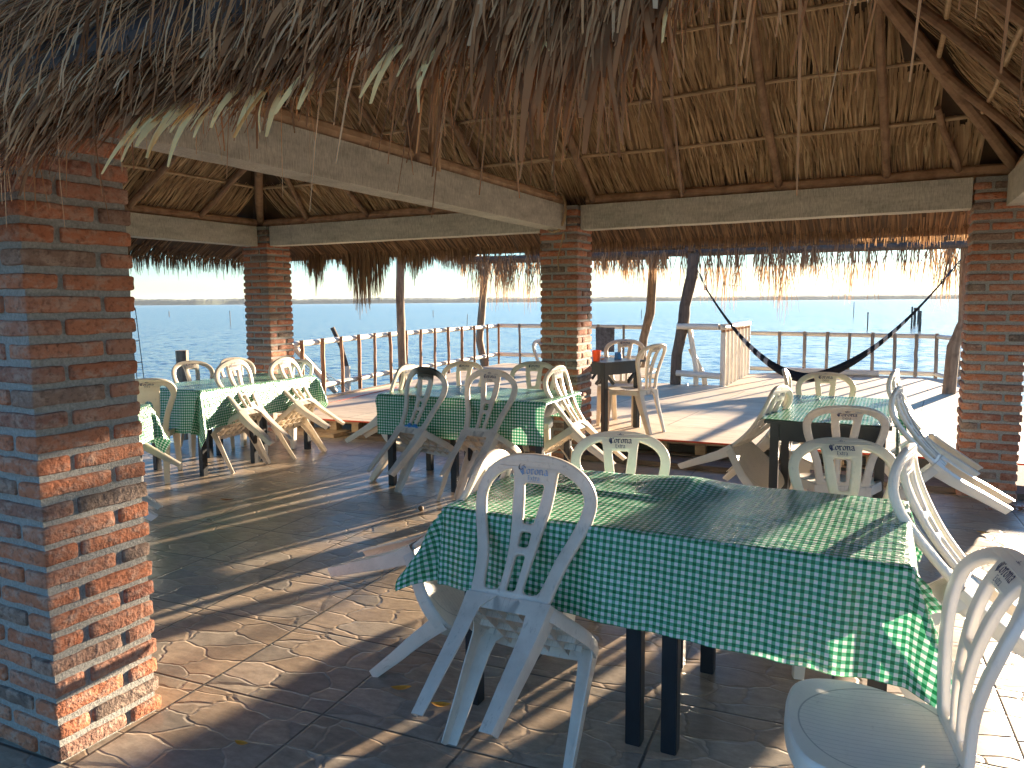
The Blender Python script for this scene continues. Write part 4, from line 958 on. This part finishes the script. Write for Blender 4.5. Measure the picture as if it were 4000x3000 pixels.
# lettering: a broad-nib pen drawn along strokes
NIB = Vector((math.cos(R(38)), math.sin(R(38))))
def pen(b, strokes, ox, oy, k, w, face, nib=NIB, d=.0128):
    for st in strokes:
        for p, q in zip(st[:-1], st[1:]):
            p = Vector(p); q = Vector(q); dv = (q - p)
            if abs(dv.normalized().cross(nib) if hasattr(dv.normalized(), 'cross') else 1) < .25:
                e = Vector((-dv.y, dv.x)).normalized() * w * .18
                quad = [p - nib * w * .5 - e, q + nib * w * .5 - e, q + nib * w * .5 + e, p - nib * w * .5 + e]
            else: quad = [p - nib * w * .5, p + nib * w * .5, q + nib * w * .5, q - nib * w * .5]
            vs = [back_map(-face * (ox + v.x * k), oy + v.y * k, face * (d + .0026)) for v in quad]
            b.add(vs, [(0, 1, 2, 3)])
LET = {
 'C': [[(1.05, 1.28), (.8, 1.5), (.45, 1.42), (.15, 1.05), (.12, .55), (.35, .12), (.75, -.02), (1.05, .15)], [(.52, 1.35), (.42, .9), (.45, .3), (.55, -.25)], [(.72, 1.25), (.66, .5), (.72, .12)], [(1.05, 1.3), (1.1, 1.05)]],
 'o': [[(.42, 1.0), (.12, .8), (.12, .2), (.4, 0)], [(.42, 1.0), (.7, .8), (.7, .2), (.4, 0)]],
 'r': [[(.02, .9), (.2, 1.0), (.2, .1), (.34, 0)], [(.2, .75), (.45, 1.0), (.6, .85)], [(.05, .08), (.2, 0)]],
 'n': [[(.02, .9), (.18, 1.0), (.18, .1), (.3, 0)], [(.18, .78), (.5, 1.0), (.66, .8), (.66, .12), (.8, 0)]],
 'a': [[(.12, .85), (.4, 1.0), (.62, .85), (.62, .12), (.8, 0)], [(.62, .55), (.3, .52), (.12, .35), (.15, .1), (.38, 0), (.6, .15)]],
 'E': [[(.1, 1.4), (.18, 1.35), (.18, .05), (.1, 0)], [(.18, 1.35), (.8, 1.38)], [(.18, .7), (.6, .72)], [(.18, .03), (.85, .05)]],
 'x': [[(.05, 1.0), (.6, 0)], [(.58, 1.0), (.05, 0)]],
 't': [[(.25, 1.35), (.22, .15), (.45, 0)], [(.02, 1.0), (.5, 1.0)]],
 'A': [[(0, 0), (.4, 1.2), (.75, 0)], [(.15, .4), (.65, .45)]], 'd': [[(.5, .7), (.2, .6), (.1, .2), (.4, .1), (.55, 1.2), (.6, 0)]], 'e': [[(.1, .35), (.5, .5), (.3, .75), (.1, .4), (.3, 0), (.6, .2)]], 'l': [[(.1, .1), (.35, 1.2), (.2, .1), (.4, 0)]],
}
def word(b, txt, adv, ox, oy, k, w, face, nib=NIB):
    x = 0
    tot = sum(adv.get(c, .8) for c in txt)
    for c in txt: pen(b, [[(p[0] + x - tot / 2, p[1]) for p in st] for st in LET[c]], ox, oy, k, w, face, nib); x += adv.get(c, .8)
ADV = {'C': 1.25, 'o': .88, 'r': .72, 'n': .92, 'a': .88, 'E': .95, 'x': .72, 't': .6}
CROWN = [[(-.9, .25), (-1.05, .95), (-.55, .55), (-.45, 1.15), (-.05, .62), (0, 1.3), (.05, .62), (.45, 1.15), (.55, .55), (1.05, .95), (.9, .25)], [(-.85, .05), (-.4, -.05), (.4, -.05), (.85, .05)], [(-.85, .28), (-.4, .18), (.4, .18), (.85, .28)], [(-.5, .45), (-.2, .75)], [(.5, .45), (.2, .75)], [(-.12, .95), (.12, .95)], [(0, 1.25), (0, 1.5)], [(-.1, 1.4), (.1, 1.4)]]
def logo_mesh(face, mat, crown=True, small=True, line=True):
    b = MB(); base = TOP - .076
    word(b, 'Corona', ADV, 0, base, .0205, .25, face)
    if crown: pen(b, [[(p[0], p[1]) for p in st] for st in CROWN], 0, base + .034, .0135, .19, face)
    word(b, 'Extra', ADV, 0, base - .0235, .0125, .2, face)
    if line:
        for k in range(12): x = -.022 + k * .004; pen(b, [[(0, 0), (0, .9)]] if k % 4 else [[(0, 0), (.5, 0)]], x, base - .030, .0032, .5, face)
    me = b.mesh('printed_logo', mat)
    return me
CH = {}
def chair_parts(pm):
    if pm in CH: return CH[pm]
    sm = M[pm + '_seat']; m = M[pm]
    def mt(me, mat): me = me.copy(); me.materials.clear(); me.materials.append(mat); return me
    d = dict(seat=mt(BASE['seat'], sm), back=mt(BASE['back'], m), oval=mt(BASE['oval'], m), legs=[mt(l, m) for l in BASE['legs']])
    CH[pm] = d; return d
BASE = dict(seat=seat_mesh(), back=back_mesh(), oval=back_mesh(True), legs=[
    leg_mesh(-1, -1, (-.165, -.180, .452), (-.144, -.305, 0), .074, .046), leg_mesh(1, -1, (.165, -.180, .452), (.144, -.305, 0), .074, .046),
    leg_mesh(-1, 1, (-.242, .198, .445), (-.250, .215, 0), .072, .044), leg_mesh(1, 1, (.242, .198, .445), (.250, .215, 0), .072, .044)])
LOGO = {(f, k): logo_mesh(f, M[k], k == 'ink') for f in (1, -1) for k in ('ink', 'fadedink')}
GROUPS = {1: 'plastic chairs around the front table', 2: 'plastic chairs around the middle table', 3: 'plastic chairs around the left table', 4: 'plastic chairs behind the near brick pillar', 5: 'plastic chairs around the right table', 6: 'plastic chairs at the small deck table'}
PIV = Vector((0, .20, 0))
def build_chair(pm, logo='ink', oval=False, front_logo=True):
    t = bpy.data.objects.new('plastic_chair', None); COL.objects.link(t); t.empty_display_size = .1
    d = chair_parts(pm); off = -PIV
    for nm, me in [('seat', d['seat']), ('backrest', d['oval'] if oval else d['back'])] + [('leg', l) for l in d['legs']]:
        o = obj(nm, me, t); o.location = off
    if logo:
        bk = [c for c in t.children if c.name.startswith('backrest')][0]
        for f in (1, -1): obj('printed_logo', LOGO[(f, logo)], bk)
    return t
def copy_chair(src):
    c = src.copy(); COL.objects.link(c)
    for ch in list(src.children):
        q = ch.copy(); COL.objects.link(q); q.parent = c
        for g_ in list(ch.children):
            r_ = g_.copy(); COL.objects.link(r_); r_.parent = q
    return c
protos = {}
def chair(grp, label, x, y, yw, tilt, pm='p_cream', z0=0., logo='ink', oval=False, rollz=0.):
    key = (pm, logo, oval)
    if key not in protos: protos[key] = t = build_chair(pm, logo, oval)
    else: t = copy_chair(protos[key])
    t.matrix_world = Matrix.Translation((x, y, z0)) @ Matrix.Rotation(yw, 4, 'Z') @ Matrix.Rotation(-tilt, 4, 'X')
    tag(t, label, 'chair', GROUPS[grp]); return t
d_ = R
C1 = chair(1, 'foreground chair tipped against the front table, its worn back scrawled with marker', -1.148, 2.21, d_(.8), .742, 'p_worn', logo='fadedink')
chair(1, 'white chair tipped against the left end of the front table, seat under the cloth corner', -1.96, 2.75, d_(-85.5), .94, 'p_worn')
chair(1, 'white chair behind the front table, its arched back just right of the foreground chair', -1.04, 3.10, d_(198), 0, 'p_white')
chair(1, 'chair behind the far right part of the front table, in front of the right table', -.08, 3.34, d_(194), 0, 'p_cream')
chair(1, 'very white plastic chair tipped against the right end of the front table', .29, 3.13, d_(79), .70, 'p_white')
C6 = chair(1, 'upright white plastic chair in the bottom right corner with its striped seat showing', -.17, 2.13, d_(99), 0, 'p_white')
chair(2, 'plastic chair tipped against the left end of the middle table, legs sticking out left', -4.16, 5.67, d_(-90), .727, 'p_cream')
chair(2, 'grimy chair with a black stain on its back, tipped against the middle table', -3.47, 5.13, d_(-11.5), .60, 'p_stained', logo=None)
C3 = chair(2, 'chair tipped against the middle table, just right of the black stained chair', -2.89, 5.19, 0, .645, 'p_worn')
chair(2, 'cream plastic chair on the far left side of the middle table, facing the front', -3.86, 6.30, d_(185), .10, 'p_cream')
chair(2, 'cream chair at the far right of the middle table, before the brick pillar', -3.12, 6.48, d_(190), .12, 'p_cream')
chair(2, 'chair tipped against the right end of the middle table, beside the brick pillar', -2.34, 5.84, d_(86.8), .645, 'p_cream')
chair(3, 'upright chair with oval holes in its back at the left table', -6.26, 4.82, d_(50), 0, 'p_cream', oval=True)
chair(3, 'worn chair tipped against the left table, the one farther from the deck', -5.545, 5.35, d_(91.8), .646, 'p_worn')
chair(3, 'chair tipped against the left table, the one closest to the deck', -5.445, 6.08, d_(91.9), .782, 'p_cream')
chair(3, 'cream plastic chair behind the left table in front of the piling stub', -6.5, 5.74, d_(-104), .06, 'p_cream')
chair(3, 'cream plastic chair behind the left table, partly hidden by the tipped chair', -6.47, 6.40, d_(-97), .05, 'p_cream')
chair(3, 'white chair at the far end of the left table beside the rear pillar', -6.12, 6.28, d_(186), 0, 'p_white')
chair(4, 'white chair hidden by the near brick pillar, two lifted legs low beside it', -4.48, 2.95, d_(134), .58, 'p_white')
chair(4, 'cream chair hidden by the near brick pillar, one lifted leg over checked cloth', -5.55, 3.98, d_(159), .60, 'p_cream')
C51 = chair(5, 'upright worn chair with handwriting on its back at the near end of the right table', -.29, 5.28, d_(9), .05, 'p_worn')
chair(5, 'cream plastic chair at the far end of the right table below the hammock', -.46, 6.6, d_(186), .04, 'p_cream')
chair(5, 'chair tipped against the left side of the right table, legs reaching left', -1.05, 5.60, d_(-105), .85, 'p_cream')
chair(5, 'chair tipped against the far left of the right table, only its arch showing', -.70, 6.07, d_(-86), .46, 'p_cream')
chair(5, 'very white chair tipped against the right table, legs reaching the right brick pillar', .342, 5.43, d_(80.6), .775, 'p_white')
chair(5, 'white chair tipped against the right table, behind another tipped chair', .25, 6.56, d_(80.4), .70, 'p_white')
chair(6, 'cream plastic chair standing side-on at the right of the small black deck table', -2.655, 7.95, d_(69.5), 0, 'p_cream', DZ)
chair(6, 'cream plastic chair facing the front behind the small black deck table', -2.72, 8.05, d_(189), 0, 'p_cream', DZ)
chair(6, 'cream chair left of the small deck table, mostly hidden by the brick pillar', -3.30, 8.12, d_(-110), 0, 'p_cream', DZ)
# hand lettering
def back_of(t): return [c for c in t.children if c.name.startswith('backrest')][0]
b = MB(); k = .016; base = TOP - .052
pen(b, [[(-3.1, 1.0), (-3.5, .8), (-3.8, .2), (-3.75, -.4), (-3.3, -.55), (-2.95, -.3)], [(-2.9, .55), (-2.3, .7)]], 0, base, k, .34, -1, Vector((.8, .6)))
obj('marker_scrawl', b.mesh('marker_scrawl', M['marker']), back_of(C1))
b = MB(); pen(b, [[(2.0, -.3), (2.15, -1.5), (3.4, .2)]], 0, base, k, .16, -1, Vector((.8, .6))); obj('pencil_scrawl', b.mesh('pencil_scrawl', M['pencil']), back_of(C1))
for t in (C3, C51):
    b = MB(); word(b, 'Adela', {'A': .9, 'd': .75, 'e': .7, 'l': .5, 'a': .8}, .058, TOP - .046, .010, .14, -1, Vector((.7, .7))); obj('pencil_scrawl', b.mesh('pencil_scrawl', M['pencil']), back_of(t))

# ------------------------------------------------------------------ tables
TG = 'black wooden tables'
def table(label, x0, y0, x1, y1, h, rz=0., z0=0., brace=False, grp=TG):
    cx, cy = (x0 + x1) / 2, (y0 + y1) / 2; t = empty('table', (cx, cy, z0), rz); tag(t, label, 'table', grp); hx, hy = (x1 - x0) / 2, (y1 - y0) / 2
    def bev(b, nm, mat=M['black']):
        me = b.mesh(nm, mat); bm = bmesh.new(); bm.from_mesh(me); bmesh.ops.bevel(bm, geom=bm.edges[:], offset=.003, segments=2, affect='EDGES'); bm.to_mesh(me); bm.free(); return obj(nm, me, t)
    b = MB(); b.bbox((-hx, -hy, h - .022), (hx, hy, h)); bev(b, 'tabletop')
    b = MB(); i = .035; ah = .12
    for (a, c) in (((-hx + i + .056, -hy + i + .012), (hx - i - .056, -hy + i + .032)), ((-hx + i + .056, hy - i - .032), (hx - i - .056, hy - i - .012)), ((-hx + i + .012, -hy + i + .056), (-hx + i + .032, hy - i - .056)), ((hx - i - .032, -hy + i + .056), (hx - i - .012, hy - i - .056))):
        b.bbox((a[0], a[1], h - .022 - ah), (c[0], c[1], h - .0225))
    bev(b, 'apron')
    for sx in (-1, 1):
        for sy in (-1, 1):
            b = MB(); x, y = sx * (hx - i - .028), sy * (hy - i - .028); b.bbox((x - .028, y - .028, 0), (x + .028, y + .028, h - .0225)); bev(b, 'leg')
            if brace:
                b = MB()
                for (ax, s1) in (('x', -sx), ('y', -sy)):
                    rot = Matrix.Rotation(R(45) * (s1 if ax == 'x' else 1), 4, 'Y').to_3x3() if ax == 'x' else Matrix.Rotation(-R(45) * s1, 4, 'X').to_3x3()
                    c = Vector((x + (s1 * .065 if ax == 'x' else 0), y + (s1 * .065 if ax == 'y' else 0), h - .022 - ah - .035)); b.box(c, (.022 if ax == 'y' else .17, .022 if ax == 'x' else .17, .03) if False else ((.20, .020, .030) if ax == 'x' else (.020, .20, .030)), rot)
                bev(b, 'corner_brace')
    return t
HT = .81
table('left one of the two black tables pushed together under the front checked cloth', -1.51, 2.46, -.722, 3.235, HT, R(.6))
table('right one of the two black tables pushed together under the front checked cloth', -.718, 2.47, .06, 3.245, HT, R(.6))
table('left one of the two black tables under the middle checked cloth', -3.97, 5.335, -3.215, 6.10, HT, R(2))
table('right one of the two black tables under the middle checked cloth', -3.21, 5.365, -2.44, 6.13, HT, R(2))
table('near one of the two black tables under the left checked cloth', -6.42, 4.87, -5.66, 5.63, HT)
table('far one of the two black tables under the left checked cloth', -6.42, 5.64, -5.66, 6.41, HT)
table('near one of the two black tables under the right table cloth, dark apron bare', -.74, 5.18, .02, 5.90, HT)
table('far one of the two black tables under the right table cloth', -.74, 5.91, .02, 6.63, HT)
table('black table hidden behind the near brick pillar', -5.9, 3.1, -5.1, 3.9, HT, R(20))
a_ = R(64); ux = Vector((math.cos(a_), math.sin(a_))); uy = Vector((-ux.y, ux.x)); cc = Vector((-2.70, 7.54)) + ux * .31 + uy * .35
table('small bare black table with corner braces standing on the deck beside the middle pillar', cc.x - .31, cc.y - .35, cc.x + .31, cc.y + .35, .755, a_, DZ, True)

# ------------------------------------------------------------------ table cloths
def cloth(label, x0, y0, x1, y1, h, ov, rz=0., rc=0., flare=.10, seed=1, step=.02, hump=None, folds=1.0, cf=(0, 0)):
    """ov = overhang (x-, y-, x+, y+); the cloth itself may lie a little askew (rc)"""
    cx, cy = (x0 + x1) / 2, (y0 + y1) / 2; hx, hy = (x1 - x0) / 2 + .004, (y1 - y0) / 2 + .004
    ax, bx, ay, by = -hx - ov[0], hx + ov[2], -hy - ov[1], hy + ov[3]; nx, ny = int((bx - ax) / step), int((by - ay) / step)
    b = MB(); uvs = []; cr, sr = math.cos(rc), math.sin(rc)
    for j in range(ny + 1):
        for i in range(nx + 1):
            u0, v0 = lerp(ax, bx, i / nx), lerp(ay, by, j / ny); u, v = u0 * cr - v0 * sr, u0 * sr + v0 * cr
            qx, qy = min(max(u, -hx), hx), min(max(v, -hy), hy); dx, dy = u - qx, v - qy; r = math.hypot(dx, dy)
            if r < 1e-6:
                z = h + .004 + .0035 * nz(u * 3 + seed, v * 9) + .003 * abs(nz(u * 9 + seed, v * 14, 3)) + .002
                if hump:
                    for (hx_, hy_, s1, s2, hh) in hump: z += hh * math.exp(-((u - hx_) / s1) ** 2 - ((v - hy_) / s2) ** 2)
                p = (cx + qx, cy + qy, z)
            else:
                ex, ey = dx / r, dy / r; corner = min(1, 4 * abs(ex * ey)); s = u * abs(ey) + v * abs(ex) + seed * 3
                ang = math.atan2(ey, ex)
                fold = folds * (.030 * nz(s * 3.2, seed) + .016 * nz(s * 8, seed + 4)) + corner * .05 * math.sin(ang * 6 + seed)
                rd = min(r, .03); out = .010 + .35 * rd + (flare + .16 * corner + fold * 2.2) * max(0, r - .02) + fold * .3 * min(1, r / .1)
                dz = math.sqrt(max(0, 1 - min(.8, (flare + .16 * corner)) ** 2)) * max(0, r - .012)
                zz = h + .006 - dz
                if hump:
                    for (hx_, hy_, s1, s2, hh) in hump: zz += hh * math.exp(-((u - hx_) / s1) ** 2 - ((v - hy_) / s2) ** 2)
                px_, py_ = cx + qx + ex * max(.008, out), cy + qy + ey * max(.008, out)
                if corner > 0 and ey < 0:      # corners caught on something and held out
                    k_ = (cf[1] if ex > 0 else cf[0]) * min(1, abs(ex) * 2.2) * (1 if abs(ex) < .85 else 1 - (abs(ex) - .85) / .3)
                    px_ += math.copysign(1, ex) * k_ * .42 * max(0, r - .03); zz += k_ * .30 * max(0, r - .05) * abs(ex)
                p = (px_, py_, zz)
            b.v.append(p); uvs.append((u0, v0))
    for j in range(ny):
        for i in range(nx): o_ = j * (nx + 1) + i; b.f.append((o_, o_ + 1, o_ + nx + 2, o_ + nx + 1)); b.r.append(0)
    o_ = Vector((cx, cy, h)); cz, sz = math.cos(rz), math.sin(rz)
    vv = []
    for p in b.v: q = Vector(p) - o_; vv.append((q.x, q.y, q.z))
    b.v = vv; me = b.mesh('tablecloth', M['cloth'], True, 180)
    ul = me.uv_layers.new(name='UVMap')
    for lp in me.loops: ul.data[lp.index].uv = uvs[lp.vertex_index]
    o = obj('tablecloth', me); o.location = o_; o.rotation_euler = (0, 0, rz); return tag(o, label, 'tablecloth', 'green checked tablecloths')
cloth('green and white checked oilcloth over the large front table, glossy and creased', -1.515, 2.455, .065, 3.25, HT, (.20, .345, .15, .26), R(.6), R(-2.2), .06, 3, .0155, hump=[(-.05, .30, .16, .12, .035), (.0, .12, .04, .2, .018), (-.3, .05, .5, .03, .008)], cf=(.55, .6), folds=1.8)
cloth('green checked tablecloth over the middle table beside the stained chair', -3.975, 5.345, -2.435, 6.12, HT, (.02, .36, .03, .25), R(2), 0, .015, 7, .02, folds=.3)
cloth('green checked tablecloth over the left table by the water, its corner hanging low', -6.425, 4.865, -5.655, 6.405, HT, (.30, .42, .34, .25), 0, R(3), .10, 11, .02)
cloth('glossy green checked tablecloth over the right table, hanging only on its right side', -.745, 5.178, .025, 6.635, HT, (.03, .0, .30, .12), 0, 0, .04, 13, .02)
cloth('green checked tablecloth showing only a corner from behind the near brick pillar', -5.905, 3.095, -5.095, 3.905, HT, (.3, .3, .32, .3), R(20), R(5), .10, 17, .03)

# ------------------------------------------------------------------ small things
def cup(name, lab, x, y, z, r0, r1, h, mat):
    b = MB(); n = 28; prof_ = [(0, .001), (r0, .001), (r0, .004), (lerp(r0, r1, .5), h * .5), (r1, h), (r1 + .002, h + .001), (r1 - .002, h - .001), (r0 - .003, .008), (0, .008)]
    for (r, zz) in prof_[1:-1]:
        for k in range(n): b.v.append((r * math.cos(2 * PI * k / n), r * math.sin(2 * PI * k / n), zz))
    m = len(prof_) - 2
    for i in range(m - 1):
        for k in range(n): k2 = (k + 1) % n; b.f.append((i * n + k, i * n + k2, (i + 1) * n + k2, (i + 1) * n + k)); b.r.append(0)
    b.f.append(tuple(reversed(range(n)))); b.f.append(tuple(range((m - 1) * n, m * n))); b.r += [0, 0]
    o = obj(name, b.mesh(name, mat, True, 50)); o.location = (x, y, z); return tag(o, lab, 'cup')
def on_table(px, py, z):
    return gxy(px, py, z)
tz = DZ + .756
x, y = on_table(2330, 1410, tz); cup('cup', 'tall bright orange plastic cup on the small black deck table', x, y, tz, .038, .050, .115, M['orange'])
x, y = on_table(2414, 1403, tz); cup('cup', 'short blue plastic cup on the small black deck table', x, y, tz, .043, .036, .075, M['blue'])
x, y = on_table(2352, 1406, tz); b = MB()
for k in range(5): a = k * 1.3; b.tube([(.012 * math.cos(a) * k * .6 + .012 * math.cos(q), .01 * math.sin(a) + .012 * math.sin(q), .005 + .003 * k) for q in (j * PI / 4 for j in range(9))], .004, 6)
o = obj('chain', b.mesh('chain', M['shell'], True)); o.location = (x, y, tz); tag(o, 'little heap of brown chain beside the orange cup', 'chain')
def leaf(px, py, mat, lab, s=.05, a=0.):
    x, y = gxy(px, py, 0); b = MB(); n = 8
    for i in range(n + 1):
        t = i / n; w_ = s * .42 * math.sin(PI * t) ** .8; z = .004 + .012 * (t - .5) ** 2 * 4 * s / .05
        b.v += [(s * (2 * t - 1), -w_, z + .25 * w_), (s * (2 * t - 1), 0, z), (s * (2 * t - 1), w_, z + .3 * w_)]
    for i in range(n):
        for k in range(2): o_ = i * 3 + k; b.f.append((o_, o_ + 1, o_ + 4, o_ + 3)); b.r.append(0)
    o = obj('fallen_leaf', b.mesh('fallen_leaf', mat, True, 180)); o.location = (x, y, 0.001); o.rotation_euler = (0, 0, a); tag(o, lab, 'leaf', 'fallen leaves on the tiles')
leaf(1567, 2695, M['leafy'], 'yellow leaf on the tiles left of the foreground chair legs', .045, .5)
leaf(1722, 2760, M['leafy'], 'yellow leaf on the tiles between the legs of the foreground chair', .042, .3)
leaf(943, 2910, M['leafy'], 'small yellow leaf on the tiles near the bottom of the near pillar', .03, .1)
leaf(888, 1957, M['leafb'], 'dry brown leaf on the tiles between the left and middle tables', .06, .4)
leaf(3840, 2085, M['leafy'], 'dry yellow leaf on a tile joint at the far right', .045, 0)
x, y = gxy(1645, 1995, 0); bm = bmesh.new(); bmesh.ops.create_icosphere(bm, subdivisions=2, radius=.022)
for v in bm.verts: v.co *= 1 + .25 * nz(v.co.x * 60, v.co.y * 60, v.co.z * 60)
me = bpy.data.meshes.new('nut'); bm.to_mesh(me); bm.free(); me.materials.append(M['nut']); o = obj('nut', me); o.location = (x, y, .018); tag(o, 'brown nut lying on the tiles in front of the middle table', 'nut')
b = MB(); rd = random.Random(4); x0_, y0_ = gxy(3985, 1995, 0)
for i in range(160):
    a = rd.uniform(0, 6.28); rr_ = abs(rd.gauss(0, .09)); p = Vector((x0_ + rr_ * math.cos(a) * 1.6, y0_ + rr_ * math.sin(a), .004 + rd.random() * .02)); q = p + Vector((rd.uniform(-.03, .03), rd.uniform(-.03, .03), rd.uniform(-.003, .012))); b.ribbon([p, (p + q) / 2 + Vector((0, 0, .004)), q], (0, 0, 1) if i % 2 else (.7, .7, 0), .008, .3)
tag(obj('leaf_litter', b.mesh('leaf_litter', M['leafb'])), kind='stuff')
# birds
for i, (px, py) in enumerate(((2850, 1114), (2862, 1115), (2880, 1117), (2893, 1118), (2807, 1125), (2842, 1126), (2878, 1131), (2923, 1136))):
    d = fw + r2 * ((px - 2000) / F) - u2 * ((py - 1500) / F); p = d.normalized() * 260; p.z += H; b = MB()
    b.tube([(-.35, 0, 0), (-.1, 0, .02), (.25, 0, .02), (.42, 0, .05)], [.03, .13, .11, .02], 8)
    for s_ in (-1, 1): b.add([(-.16, 0, .05), (.16, 0, .05), (.2, s_ * .55, .22), (-.06, s_ * .55, .2), (-.02, s_ * 1.1, .08), (-.14, s_ * 1.05, .07)], [(0, 1, 2, 3), (3, 2, 4, 5)])
    o = obj('bird', b.mesh('bird', M['bird'])); o.location = p; o.rotation_euler = (0, 0, R(i * 13 + 20)); tag(o, 'small dark bird flying in the flock above the hammock', 'bird', 'flock of birds over the lagoon')

# lagoon air
b = MB(); b.bbox((-5500, -5500, -4), (5500, 5500, 60))
hz = obj('haze', b.mesh('haze')); m = bpy.data.materials.new('haze_air'); m.use_nodes = True; nt = m.node_tree; nt.nodes.clear()
v = nt.nodes.new('ShaderNodeVolumePrincipled'); v.inputs['Density'].default_value = 0.45e-4; v.inputs['Color'].default_value = (.80, .90, 1, 1); v.inputs['Anisotropy'].default_value = .2
out = nt.nodes.new('ShaderNodeOutputMaterial'); L(nt, v.outputs[0], out.inputs['Volume']); hz.data.materials.append(m); tag(hz, kind='stuff')
